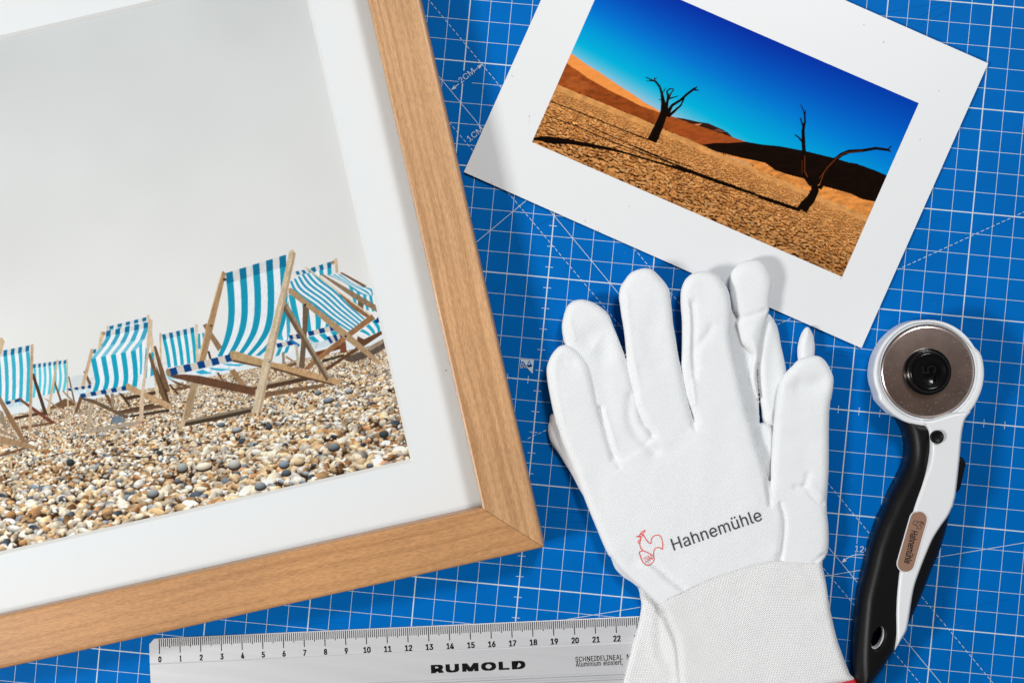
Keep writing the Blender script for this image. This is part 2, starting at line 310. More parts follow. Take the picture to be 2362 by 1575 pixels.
    'M': (0.628, '30 0 30 254 76 254 139 94 140 89 142 85 144 79 146 74 148 68 150 61 152 55 154 48 156 42 158 36 159 30 161 24 154 24 155 30 157 35 159 41 161 48 163 54 165 61 167 67 169 73 171 79 173 85 175 89 176 94 238 254 284 254 284 0 252 0 252 145 252 151 252 157 252 163 252 170 252 177 253 184 253 192 253 199 253 207 253 214 253 221 253 229 256 229 254 221 251 213 249 205 246 197 244 189 241 181 238 174 236 167 234 161 232 155 230 150 228 145 171 0 143 0 85 145 83 150 82 155 80 160 77 167 75 173 72 181 70 188 67 196 65 204 62 212 59 220 56 229 59 229 60 222 60 215 60 208 60 201 60 193 60 186 61 178 61 171 61 164 61 158 61 151 61 145 61 0', '0 73 1 73 2 1 73 74 2 74 3 2 28 45 29 45 30 29 45 46 30 46 31 30 0 72 73 75 3 74 28 44 45 47 31 46 76 3 75 28 48 44 48 43 44 48 43 47 43 31 47 0 76 72 76 71 72 0 77 76 71 3 76 42 31 43 28 49 48 70 3 71 0 78 77 41 31 42 28 50 49 69 3 70 0 79 78 40 31 41 28 51 50 68 3 69 0 80 79 39 31 40 28 52 51 67 3 68 0 81 80 38 31 39 28 53 52 66 3 67 0 82 81 37 31 38 28 54 53 65 3 66 0 83 82 36 31 37 28 55 54 64 3 65 0 84 83 35 31 36 28 56 55 63 3 64 0 85 84 34 31 35 28 57 56 62 3 63 0 86 85 33 31 34 28 58 57 61 3 62 0 87 86 60 3 61 28 59 58 32 31 33 60 4 3 27 59 28 60 5 4 26 59 27 60 6 5 25 59 26 60 7 6 24 59 25 60 8 7 23 59 24 60 9 8 22 59 23 60 10 9 21 59 22 60 11 10 20 59 21 60 12 11 19 59 20 60 18 12 18 13 12 18 13 19 13 59 19 14 59 13 60 17 18 15 59 14 60 16 17 60 15 16 60 59 15'),
    'N': (0.523, '30 0 30 254 68 254 172 91 174 87 178 82 181 75 185 69 189 61 194 53 198 45 203 36 207 27 202 27 202 36 201 45 200 54 200 63 200 71 200 79 199 86 199 92 199 97 199 254 232 254 232 0 193 0 101 145 97 152 93 158 89 165 84 173 79 181 74 191 68 201 61 213 54 226 60 227 60 215 61 203 61 192 62 182 62 172 62 164 62 157 62 150 62 145 62 0', '0 36 1 36 2 1 36 37 2 37 3 2 22 24 23 22 25 24 38 3 37 0 38 36 38 35 36 0 39 38 35 3 38 34 3 35 0 40 39 33 3 34 0 41 40 32 3 33 0 42 41 31 3 32 30 3 31 0 43 42 29 3 30 0 44 43 28 3 29 0 45 44 27 3 28 0 46 45 0 47 46 26 3 27 21 25 22 20 25 21 26 4 3 26 5 4 19 25 20 26 6 5 18 25 19 26 7 6 17 25 18 26 8 7 16 25 17 26 9 8 15 25 16 26 10 9 14 11 15 11 25 15 26 14 10 14 11 10 12 25 11 26 13 14 13 25 12 26 25 13'),
    'O': (0.533, '133 -3 112 -2 93 4 75 12 59 25 46 40 35 58 27 78 22 101 20 127 22 153 27 176 35 197 46 215 59 230 75 242 93 251 112 256 133 258 155 256 174 251 192 242 208 230 221 215 232 197 240 176 245 153 247 127 245 101 240 78 232 58 221 40 208 25 192 12 174 4 155 -2 133 26 148 28 162 32 175 38 186 47 196 58 204 72 210 88 214 106 215 127 214 148 210 166 204 182 196 196 186 207 175 216 162 223 148 227 133 228 119 227 105 223 92 216 81 207 71 196 63 182 57 166 53 148 52 127 53 106 57 88 63 72 71 58 81 47 92 38 105 32 119 28', '17 19 18 16 19 17 16 20 19 15 20 16 15 21 20 14 21 15 14 22 21 13 55 14 55 54 14 54 22 14 54 53 22 53 23 22 52 23 53 13 56 55 51 23 52 13 57 56 50 23 51 13 58 57 50 24 23 12 58 13 49 24 50 12 59 58 11 59 12 49 25 24 48 25 49 11 60 59 47 25 48 11 61 60 10 61 11 47 26 25 46 26 47 10 62 61 9 62 10 46 27 26 45 27 46 9 63 62 8 63 9 8 64 63 44 27 45 44 28 27 8 65 64 43 28 44 7 65 8 43 29 28 7 66 65 42 29 43 6 66 7 42 30 29 6 67 66 41 30 42 6 68 67 40 30 41 5 68 6 40 31 30 5 69 68 39 31 40 39 32 31 4 69 5 4 70 69 38 32 39 4 71 70 37 32 38 4 36 71 36 32 37 4 32 36 4 33 32 3 33 4 2 33 3 2 34 33 1 34 2 1 35 34 1 0 35'),
    'P': (0.445, '30 0 30 254 118 254 136 253 152 250 166 244 178 236 187 226 195 215 200 202 203 189 204 174 203 159 200 145 195 133 187 121 178 112 166 104 152 98 136 94 118 93 55 93 55 121 116 121 129 122 139 124 149 128 156 133 162 139 167 147 170 155 172 164 172 174 172 184 170 193 167 201 162 208 156 214 148 219 139 223 129 225 116 226 62 226 62 0', '0 42 1 42 2 1 42 3 2 42 4 3 42 5 4 42 6 5 42 7 6 42 41 7 41 40 7 40 8 7 0 22 42 22 43 42 39 8 40 38 8 39 37 8 38 37 9 8 36 9 37 35 9 36 35 10 9 34 10 35 33 10 34 33 11 10 32 11 33 31 11 32 31 12 11 30 12 31 30 13 12 29 13 30 28 13 29 28 14 13 27 14 28 26 14 27 26 15 14 25 15 26 24 15 25 23 15 24 23 16 15 0 21 22 43 23 22 43 20 23 20 16 23 20 17 16 20 18 17 20 19 18 0 20 21 0 43 20'),
    'R': (0.449, '30 0 30 254 118 254 136 253 153 250 167 244 178 237 188 227 195 217 200 204 204 191 205 176 204 161 200 148 195 136 188 125 178 116 166 109 152 103 136 100 118 99 48 99 48 128 117 128 129 128 140 130 149 133 156 138 162 143 167 150 170 158 172 167 173 176 172 186 170 194 167 202 162 209 156 215 149 220 140 223 129 225 116 226 62 226 62 0 177 0 115 115 151 115 214 0', '0 22 1 22 42 1 42 2 1 42 3 2 42 4 3 42 5 4 42 6 5 42 7 6 42 41 7 41 40 7 40 8 7 22 43 42 39 8 40 38 8 39 37 8 38 37 9 8 36 9 37 35 9 36 35 10 9 34 10 35 33 10 34 33 11 10 32 11 33 31 11 32 31 12 11 30 12 31 30 13 12 29 13 30 28 13 29 28 14 13 27 14 28 26 14 27 26 15 14 25 15 26 24 15 25 23 15 24 0 21 22 43 23 22 43 45 23 45 15 23 45 16 15 45 46 16 46 17 16 43 20 45 20 44 45 47 17 46 18 47 17 19 47 18 20 47 19 0 20 21 0 43 20 44 47 20'),
    'S': (0.447, '112 -4 94 -3 78 0 64 5 51 11 41 20 32 30 25 42 21 54 19 68 52 68 54 59 57 51 62 44 68 38 75 33 83 29 92 27 102 25 112 25 123 25 133 27 143 30 151 34 159 40 165 46 169 53 172 61 173 70 172 77 170 84 166 89 161 94 155 99 148 102 140 106 132 108 122 111 92 120 72 126 56 135 43 145 34 156 28 170 26 186 27 200 31 213 37 224 46 234 57 242 69 249 83 254 97 257 114 258 130 257 145 254 158 249 170 242 180 234 189 224 195 213 199 202 200 189 169 189 166 201 160 211 151 219 140 225 127 228 112 229 102 229 92 227 84 224 76 220 70 215 64 209 61 203 58 195 58 188 58 180 61 173 65 167 71 162 78 158 85 154 92 151 99 149 106 147 132 140 140 137 148 135 156 132 164 128 172 124 179 119 186 113 192 106 197 99 201 90 203 80 204 69 203 56 199 43 193 32 185 21 174 13 162 5 147 0 130 -3', '52 54 53 51 54 52 51 55 54 50 55 51 50 56 55 49 56 50 49 57 56 48 57 49 48 58 57 48 59 58 47 70 48 70 69 48 69 59 48 68 59 69 47 71 70 67 59 68 47 72 71 66 59 67 66 60 59 46 72 47 46 73 72 46 74 73 65 60 66 46 75 74 65 61 60 45 75 46 64 61 65 45 76 75 45 77 76 64 62 61 63 62 64 44 77 45 44 78 77 44 79 78 43 79 44 43 80 79 43 81 80 42 81 43 42 82 81 42 83 82 42 84 83 41 84 42 41 85 84 41 86 85 41 87 86 41 88 87 40 88 41 40 89 88 40 90 89 40 91 90 39 91 40 39 92 91 39 93 92 38 93 39 38 94 93 37 94 38 37 95 94 37 96 95 36 96 37 35 96 36 35 97 96 34 97 35 33 97 34 33 98 97 32 98 33 31 98 32 31 99 98 30 99 31 29 99 30 29 100 99 28 100 29 27 100 28 27 101 100 8 10 9 8 11 10 26 101 27 8 12 11 26 102 101 7 12 8 25 102 26 7 13 12 24 102 25 7 14 13 24 103 102 6 14 7 23 103 24 6 15 14 22 103 23 6 16 15 22 104 103 21 104 22 5 16 6 5 17 16 20 104 21 5 18 17 19 104 20 5 19 18 5 104 19 5 105 104 4 105 5 4 106 105 3 106 4 3 107 106 2 107 3 2 108 107 1 108 2 1 0 108'),
    'U': (0.517, '129 -4 110 -3 93 1 77 8 63 17 52 27 42 40 36 54 31 70 30 87 30 254 62 254 62 89 63 77 66 66 70 57 77 48 84 40 94 34 104 29 116 27 129 26 143 27 155 29 165 34 175 40 182 48 188 57 193 66 195 77 196 89 196 254 229 254 229 87 227 70 223 54 216 40 207 27 195 17 182 8 166 1 149 -3', '9 11 10 9 12 11 30 32 31 30 33 32 9 13 12 29 33 30 8 13 9 29 34 33 8 14 13 28 34 29 7 14 8 28 35 34 27 35 28 7 15 14 7 16 15 26 35 27 6 16 7 26 36 35 6 17 16 25 36 26 6 18 17 24 36 25 5 18 6 24 37 36 5 19 18 23 37 24 5 20 19 22 37 23 22 38 37 4 20 5 4 21 20 21 38 22 4 38 21 3 38 4 3 39 38 2 39 3 2 40 39 1 40 2 1 41 40 0 41 1'),
    'a': (0.389, '80 -4 68 -4 57 -1 47 2 38 8 30 14 24 22 19 32 16 42 15 54 16 64 18 73 22 80 26 87 32 92 39 97 46 100 54 103 63 105 71 107 80 109 89 110 100 111 109 112 117 113 123 114 129 116 133 117 135 120 137 123 138 127 138 128 137 136 136 142 133 148 130 153 125 158 120 161 113 163 106 165 98 165 89 165 82 164 75 161 69 158 63 154 59 150 55 146 52 142 50 137 20 146 26 156 32 165 39 173 48 179 57 184 66 188 77 190 87 192 97 192 104 192 112 191 119 190 128 187 135 184 143 180 150 175 156 168 161 160 165 150 168 139 168 126 168 0 138 0 138 26 136 26 134 21 130 17 126 12 121 8 115 4 108 1 100 -2 90 -4 85 23 96 23 106 26 114 29 121 34 127 40 132 47 135 54 137 61 138 69 138 95 136 93 133 92 130 91 125 90 121 89 116 88 110 87 105 86 100 86 95 85 91 84 88 84 81 83 74 81 67 79 61 77 56 74 52 70 48 65 47 59 46 52 46 46 48 41 51 36 55 32 59 29 65 26 71 24 78 23', '58 60 59 58 61 60 57 61 58 57 62 61 56 62 57 56 63 62 55 63 56 55 64 63 55 65 64 54 65 55 54 66 65 53 66 54 53 67 66 52 67 53 52 40 67 40 39 67 39 68 67 51 41 52 41 40 52 51 42 41 38 68 39 51 43 42 37 68 38 51 44 43 36 68 37 36 69 68 51 45 44 35 69 36 50 45 51 50 46 45 34 69 35 34 70 69 50 47 46 33 70 34 50 48 47 49 48 50 32 70 33 32 71 70 31 71 32 30 71 31 29 71 30 29 72 71 28 72 29 27 72 28 26 94 27 94 72 27 25 94 26 24 94 25 23 94 24 22 94 23 21 94 22 20 94 21 19 94 20 18 94 19 17 94 18 16 94 17 15 94 16 14 94 15 14 95 94 93 72 94 14 96 95 14 97 96 13 97 14 13 98 97 13 99 98 13 100 99 13 101 100 13 102 101 12 102 13 12 103 102 12 104 103 12 105 104 12 106 105 12 107 106 12 108 107 12 109 108 11 109 12 11 110 109 11 111 110 11 112 111 10 112 11 10 113 112 92 72 93 10 114 113 9 114 10 91 72 92 9 115 114 8 115 9 90 72 91 8 116 115 89 72 90 8 117 116 7 117 8 7 118 117 88 74 89 74 72 89 7 119 118 87 74 88 7 120 119 6 120 7 86 75 87 75 74 87 6 121 120 6 122 121 86 76 75 73 72 74 85 76 86 6 123 122 84 76 85 6 84 123 6 76 84 5 76 6 5 77 76 5 78 77 4 78 5 4 79 78 4 80 79 3 80 4 3 81 80 2 81 3 2 82 81 1 82 2 1 83 82 0 83 1'),
    'c': (0.396, '104 -4 87 -3 72 1 58 8 46 17 36 29 28 43 22 58 18 75 17 94 18 113 22 130 28 146 36 159 46 171 58 180 72 187 87 191 104 192 113 192 122 191 130 189 138 186 146 182 153 178 159 173 165 167 170 161 174 154 178 146 181 138 151 131 150 136 148 140 145 145 142 149 139 152 135 155 131 158 126 161 121 162 116 164 110 165 104 165 92 164 81 161 73 155 65 148 59 139 54 129 51 118 49 106 48 94 49 81 51 70 54 59 59 49 65 40 73 33 81 28 92 24 104 23 110 24 116 24 121 26 126 28 131 30 135 33 139 36 143 40 146 44 148 49 150 54 152 59 181 51 179 43 175 35 171 28 165 22 160 16 153 11 146 6 138 3 130 0 122 -2 113 -4', '17 19 18 17 20 19 16 20 17 16 21 20 16 22 21 15 22 16 15 23 22 15 24 23 14 24 15 14 25 24 14 26 25 13 43 14 43 26 14 43 42 26 42 27 26 13 44 43 41 27 42 13 45 44 40 27 41 39 27 40 39 28 27 13 46 45 38 28 39 12 46 13 37 28 38 36 28 37 12 47 46 36 29 28 35 29 36 34 29 35 12 48 47 34 30 29 11 48 12 33 30 34 32 30 33 11 49 48 32 31 30 10 49 11 10 50 49 10 51 50 9 51 10 9 52 51 8 52 9 8 53 52 8 54 53 7 54 8 7 55 54 7 56 55 72 74 73 6 56 7 71 74 72 71 75 74 70 75 71 6 57 56 69 75 70 69 76 75 5 57 6 5 58 57 68 76 69 67 76 68 67 77 76 66 77 67 5 59 58 65 77 66 4 59 5 65 78 77 64 78 65 4 60 59 63 78 64 62 78 63 4 61 60 61 78 62 4 78 61 4 79 78 3 79 4 3 80 79 3 81 80 2 81 3 2 82 81 2 83 82 1 83 2 1 84 83 1 85 84 0 85 1'),
    'e': (0.404, '106 -4 88 -3 73 1 58 8 46 17 36 29 28 42 22 58 18 75 17 93 18 112 22 129 28 145 36 159 46 170 58 180 71 187 86 191 103 192 113 192 123 190 133 187 142 183 151 177 160 170 167 162 173 152 179 141 182 128 185 113 186 97 186 85 37 85 37 110 169 110 155 101 154 113 152 124 149 134 144 143 138 151 131 157 123 161 113 164 103 165 92 164 82 161 73 157 66 151 59 143 54 135 51 125 49 116 48 105 48 89 49 75 51 64 55 53 61 44 67 37 76 31 85 26 95 24 106 23 114 23 120 25 127 26 133 29 138 32 143 36 147 41 150 47 153 53 182 45 179 36 174 27 168 20 160 13 151 7 141 2 130 -1 119 -3', '17 19 18 17 20 19 16 20 17 16 21 20 16 22 21 15 22 16 15 23 22 14 23 15 14 24 23 14 25 24 13 45 14 45 44 14 44 25 14 43 25 44 42 25 43 13 46 45 42 26 25 41 26 42 13 47 46 12 47 13 40 26 41 12 48 47 40 27 26 39 27 40 12 49 48 11 49 12 11 50 49 38 27 39 38 28 27 11 51 50 37 28 38 10 51 11 37 29 28 10 52 51 36 29 37 10 33 52 33 53 52 36 34 29 34 30 29 35 34 36 9 33 10 9 32 33 53 34 33 53 30 34 54 30 53 54 31 30 8 32 9 55 31 54 8 31 32 8 55 31 8 56 55 7 56 8 7 57 56 6 57 7 6 58 57 71 73 72 70 73 71 70 74 73 6 59 58 5 59 6 69 74 70 5 60 59 68 74 69 68 75 74 67 75 68 5 61 60 66 75 67 4 61 5 66 76 75 4 62 61 65 76 66 64 76 65 4 63 62 63 76 64 4 76 63 4 77 76 3 77 4 3 78 77 2 78 3 2 79 78 2 80 79 1 80 2 1 81 80 0 81 1'),
    'h': (0.41, '57 113 57 0 26 0 26 254 57 254 57 144 51 144 58 159 66 172 76 181 87 187 100 191 114 192 126 191 137 189 148 184 157 178 164 170 170 160 175 149 178 135 179 120 179 0 148 0 148 118 147 131 143 143 136 152 128 159 117 163 105 165 96 164 88 162 80 159 74 154 68 148 63 141 60 133 58 124', '2 4 3 2 6 4 6 5 4 11 13 12 11 14 13 10 14 11 10 15 14 9 15 10 9 16 15 8 16 9 8 17 16 7 31 8 31 17 8 31 30 17 30 18 17 29 18 30 7 32 31 28 18 29 7 33 32 28 19 18 6 33 7 27 19 28 6 34 33 6 35 34 26 19 27 26 20 19 6 36 35 2 37 6 37 36 6 25 20 26 25 21 20 2 38 37 24 21 25 2 0 38 24 22 21 23 22 24 2 1 0'),
    'i': (0.167, '42 221 36 222 31 224 27 227 23 231 21 236 21 242 21 247 23 252 27 256 31 259 36 261 42 262 47 261 52 259 57 256 60 252 62 247 63 242 62 236 60 231 57 227 52 224 47 222 26 0 26 190 57 190 57 0', '24 26 25 24 27 26 11 13 12 10 13 11 10 14 13 9 14 10 9 15 14 8 15 9 8 16 15 7 16 8 7 17 16 6 17 7 6 18 17 5 18 6 5 19 18 4 19 5 4 20 19 3 20 4 3 21 20 2 21 3 2 22 21 1 22 2 1 23 22 0 23 1'),
    'l': (0.189, '70 -1 56 0 45 4 37 10 31 19 27 29 26 42 26 254 57 254 57 49 57 42 58 35 60 31 63 28 67 27 73 26 76 26 78 26 80 26 82 27 83 27 85 27 90 1 88 1 84 0 81 0 77 -1 73 -1', '6 8 7 6 9 8 6 10 9 5 10 6 5 11 10 5 12 11 5 13 12 4 13 5 4 14 13 20 22 21 19 22 20 18 22 19 4 15 14 17 22 18 16 22 17 15 22 16 4 22 15 3 22 4 2 22 3 1 22 2 1 23 22 1 24 23 1 25 24 0 25 1 0 26 25 0 27 26'),
    'm': (0.61, '26 0 26 190 56 190 56 148 54 148 57 157 61 166 66 173 72 179 79 184 86 188 94 191 102 193 110 193 123 192 134 187 144 180 151 171 157 160 160 147 156 147 159 156 163 164 169 172 175 178 182 183 190 187 199 191 208 192 218 193 229 192 239 190 249 186 257 180 264 173 270 164 275 154 278 141 278 128 278 0 248 0 248 127 247 139 243 149 236 156 228 161 219 164 209 165 201 165 194 163 187 160 181 156 177 151 173 145 170 139 168 131 168 124 168 0 137 0 137 130 136 140 132 148 126 156 119 161 110 164 100 165 92 165 85 163 79 160 73 156 67 151 63 145 60 137 58 129 57 119 57 0', '12 14 13 28 30 29 11 14 12 27 30 28 27 31 30 11 15 14 10 15 11 26 31 27 26 32 31 0 2 1 0 4 2 4 3 2 9 15 10 25 32 26 9 16 15 25 33 32 8 16 9 24 33 25 8 17 16 24 34 33 7 17 8 23 34 24 23 35 34 6 17 7 22 47 23 47 35 23 6 65 17 65 18 17 5 66 6 66 65 6 64 18 65 22 48 47 46 35 47 5 67 66 22 49 48 21 49 22 45 35 46 45 36 35 63 18 64 5 68 67 21 50 49 44 36 45 62 18 63 5 69 68 62 19 18 21 51 50 4 69 5 43 36 44 20 51 21 4 70 69 20 52 51 61 19 62 43 37 36 20 53 52 4 71 70 42 37 43 60 20 61 20 19 61 0 72 4 72 71 4 60 53 20 60 54 53 42 38 37 59 54 60 41 38 42 59 55 54 0 73 72 59 56 55 58 56 59 0 74 73 41 39 38 40 39 41 58 57 56 0 75 74'),
    'n': (0.41, '57 113 57 0 26 0 26 190 56 190 56 144 51 144 58 159 66 172 76 181 87 187 100 191 114 192 126 191 137 189 147 184 156 178 164 170 170 160 175 149 178 135 179 120 179 0 148 0 148 118 147 131 143 143 136 152 128 159 117 163 105 165 96 164 88 162 80 159 74 154 68 148 63 141 60 133 58 124', '11 13 12 11 14 13 10 14 11 2 4 3 2 6 4 6 5 4 10 15 14 9 15 10 9 16 15 8 16 9 8 17 16 7 31 8 31 17 8 31 30 17 30 18 17 29 18 30 7 32 31 28 18 29 7 33 32 28 19 18 6 33 7 27 19 28 6 34 33 6 35 34 26 19 27 26 20 19 6 36 35 2 37 6 37 36 6 25 20 26 25 21 20 2 38 37 24 21 25 2 0 38 24 22 21 23 22 24 2 1 0'),
    'o': (0.415, '104 -4 87 -3 72 1 58 8 46 17 36 29 28 43 22 58 18 75 17 94 18 113 22 130 28 146 36 159 46 171 58 180 72 187 87 191 104 192 120 191 136 187 149 180 161 171 171 159 180 146 186 130 189 113 191 94 189 75 186 58 180 43 171 29 161 17 149 8 136 1 120 -3 104 23 116 24 126 28 135 33 143 40 149 49 154 59 157 70 159 81 160 94 159 106 157 118 154 129 149 139 143 148 135 155 126 161 116 164 104 165 92 164 81 161 73 155 65 148 59 139 54 129 51 118 49 106 48 94 49 81 51 70 54 59 59 49 65 40 73 33 81 28 92 24', '17 19 18 16 19 17 16 20 19 15 20 16 15 21 20 14 21 15 14 22 21 13 22 14 13 54 22 54 23 22 13 55 54 53 23 54 13 56 55 52 23 53 13 57 56 51 23 52 12 57 13 51 24 23 12 58 57 50 24 51 12 59 58 49 24 50 11 59 12 49 25 24 11 60 59 48 25 49 10 60 11 48 26 25 10 61 60 47 26 48 10 62 61 46 26 47 46 27 26 9 62 10 9 63 62 45 27 46 8 63 9 8 64 63 44 27 45 44 28 27 8 65 64 43 28 44 43 29 28 7 65 8 7 66 65 42 29 43 7 67 66 41 29 42 6 67 7 41 30 29 6 68 67 40 30 41 5 68 6 40 31 30 5 69 68 39 31 40 5 70 69 38 31 39 4 70 5 38 32 31 4 71 70 37 32 38 4 36 71 36 32 37 4 32 36 3 32 4 3 33 32 2 33 3 2 34 33 1 34 2 1 35 34 0 35 1'),
    'r': (0.259, '26 0 26 190 56 190 56 160 58 160 62 169 68 177 76 184 85 188 96 191 107 192 109 192 112 192 115 192 117 192 120 192 122 192 122 161 120 161 118 162 115 162 111 163 107 163 103 163 95 162 87 160 80 157 73 153 67 148 63 142 60 135 58 127 57 118 57 0', '9 11 10 9 12 11 9 13 12 9 14 13 9 15 14 9 16 15 9 17 16 8 17 9 0 2 1 0 3 2 7 17 8 6 17 7 5 19 6 19 18 6 18 17 6 4 23 5 23 22 5 22 21 5 21 20 5 20 19 5 4 24 23 4 25 24 0 4 3 0 31 4 31 30 4 30 29 4 29 28 4 28 27 4 27 26 4 26 25 4 0 32 31 0 33 32'),
    't': (0.227, '102 190 102 164 3 164 3 190 32 236 63 236 63 49 64 41 65 35 68 31 72 27 78 26 85 25 87 25 90 25 93 26 96 26 98 26 101 27 107 1 103 0 100 -1 96 -1 92 -2 88 -2 84 -2 69 -1 56 4 46 11 38 20 34 32 32 46', '31 5 4 31 6 5 2 0 3 2 1 0 31 7 6 30 7 31 30 8 7 30 9 8 29 9 30 29 10 9 29 11 10 17 19 18 16 19 17 15 19 16 29 12 11 14 19 15 13 19 14 12 19 13 29 19 12 28 19 29 27 19 28 26 19 27 26 20 19 26 21 20 25 21 26 25 22 21 25 23 22 25 24 23'),
    'u': (0.41, '91 -3 79 -2 68 1 57 5 48 12 41 20 35 29 30 41 27 54 26 69 26 190 57 190 57 72 58 58 62 47 68 37 77 31 88 26 100 25 109 26 117 28 125 31 131 36 137 41 142 48 145 57 147 66 148 76 148 190 179 190 179 0 149 0 149 46 154 46 147 30 139 18 129 8 117 2 105 -1', '9 11 10 9 12 11 27 29 28 27 30 29 26 30 27 9 13 12 8 13 9 25 33 26 33 30 26 8 14 13 24 33 25 7 14 8 23 32 24 32 33 24 7 15 14 23 34 32 34 31 32 34 30 33 22 34 23 6 15 7 6 16 15 21 34 22 20 34 21 6 17 16 20 35 34 31 30 34 5 17 6 19 35 20 5 18 17 18 35 19 5 35 18 4 35 5 4 36 35 3 36 4 3 37 36 2 37 3 2 38 37 1 38 2 1 0 38'),
    'x': (0.379, '10 0 86 109 86 86 14 190 50 190 74 153 80 144 85 135 90 127 94 119 99 111 104 103 88 103 93 111 97 119 101 127 106 135 111 144 117 153 141 190 176 190 104 84 104 107 179 0 143 0 115 43 110 51 105 60 100 68 96 76 91 83 86 91 102 91 98 83 93 76 89 68 85 60 80 51 74 43 46 0', '2 4 3 2 5 4 18 20 19 18 21 20 2 6 5 17 21 18 2 7 6 16 21 17 2 1 7 1 8 7 15 22 16 22 21 16 1 9 8 14 22 15 1 13 9 13 10 9 13 10 14 10 22 14 11 22 10 1 12 13 0 12 1 11 23 22 0 31 12 31 11 12 31 32 11 32 23 11 0 30 31 33 23 32 0 34 30 34 29 30 34 29 33 29 23 33 0 35 34 28 23 29 0 36 35 27 23 28 0 37 36 26 23 27 0 38 37 25 23 26 0 39 38 24 23 25'),
    'ü': (0.41, '67 221 61 222 56 224 52 227 49 231 47 236 46 242 47 247 49 252 52 256 56 259 61 261 67 262 72 261 77 259 81 256 84 252 86 247 87 242 86 236 84 231 81 227 77 224 72 222 91 -3 79 -2 68 1 57 5 48 12 41 20 35 29 30 41 27 54 26 69 26 190 57 190 57 72 58 58 62 47 68 37 77 31 88 26 100 25 109 26 117 28 125 31 131 36 137 41 142 48 145 57 147 66 148 76 148 190 179 190 179 0 149 0 149 46 154 46 147 30 139 18 129 8 117 2 105 -1 138 221 133 222 128 224 124 227 121 231 119 236 118 242 119 247 121 252 124 256 128 259 133 261 138 262 144 261 148 259 153 256 156 252 158 247 159 242 158 236 156 231 153 227 148 224 144 222', '33 35 34 33 36 35 51 53 52 51 54 53 50 54 51 33 37 36 32 37 33 49 57 50 57 54 50 32 38 37 48 57 49 31 38 32 47 56 48 56 57 48 31 39 38 47 58 56 58 55 56 58 54 57 46 58 47 30 39 31 30 40 39 45 58 46 44 58 45 30 41 40 44 59 58 55 54 58 29 41 30 43 59 44 29 42 41 42 59 43 29 59 42 28 59 29 28 60 59 27 60 28 27 61 60 26 61 27 26 62 61 25 62 26 25 24 62 74 76 75 73 76 74 73 77 76 72 77 73 72 78 77 71 78 72 71 79 78 71 80 79 70 80 71 70 81 80 69 81 70 68 81 69 68 82 81 67 82 68 67 83 82 66 83 67 66 84 83 65 84 66 65 85 84 64 85 65 64 86 85 63 86 64 11 13 12 10 13 11 10 14 13 9 14 10 9 15 14 8 15 9 8 16 15 8 17 16 7 17 8 7 18 17 6 18 7 5 18 6 5 19 18 4 19 5 4 20 19 3 20 4 3 21 20 2 21 3 2 22 21 1 22 2 1 23 22 0 23 1'),
}


def lettering(text, spacing=1.0, track=0.0):
    """letters as (vertices, faces)"""
    V, F, x, n = [], [], 0.0, 0
    for ch in text:
        if ch == ' ':
            x += 0.28
            continue
        adv, vs, fs = GLYPHS[ch]
        v = np.array(vs.split(), float).reshape(-1, 2) / 500.0
        v[:, 0] += x
        V.append(v)
        F += (np.array(fs.split(), int).reshape(-1, 3) + n).tolist()
        n += len(v)
        x += adv * spacing + track
    return np.vstack(V), F


def put_text(mb, text, origin, xdir, width, height, z, bold=0.0, spacing=1.0, track=0.0):
    """text box: lower-left corner at origin, running along xdir, of the given width and height (metres).
    bold (metres) thickens the strokes with slightly shifted layers of ink"""
    V, F = lettering(text, spacing, track)
    lo, hi = V.min(0), V.max(0)
    U = (V - lo) / (hi - lo)
    xdir = np.asarray(xdir, float) / np.linalg.norm(xdir)
    ydir = np.array([-xdir[1], xdir[0]])
    steps = [(0, 0)] if not bold else [(i, j) for i in (-1, -0.33, 0.33, 1) for j in ((-1, 0, 1) if bold > 0.0003 else (-0.5, 0.5))]
    by = min(bold, 0.00022) if bold > 0.0003 else bold
    for k, (i, j) in enumerate(steps):
        pts = np.asarray(origin) + (bold + U[:, :1] * (width - 2 * bold) + i * bold) * xdir + (by + U[:, 1:] * (height - 2 * by) + j * by) * ydir
        zz = z(pts) if callable(z) else np.full(len(pts), float(z))
        mb.add(np.column_stack([pts, zz + k * 0.000006]), F)


# ------------------------------------------------------------------ materials
def lin(c):
    c = np.asarray(c, float) / 255.0
    return np.where(c <= 0.04045, c / 12.92, ((c + 0.055) / 1.055) ** 2.4)


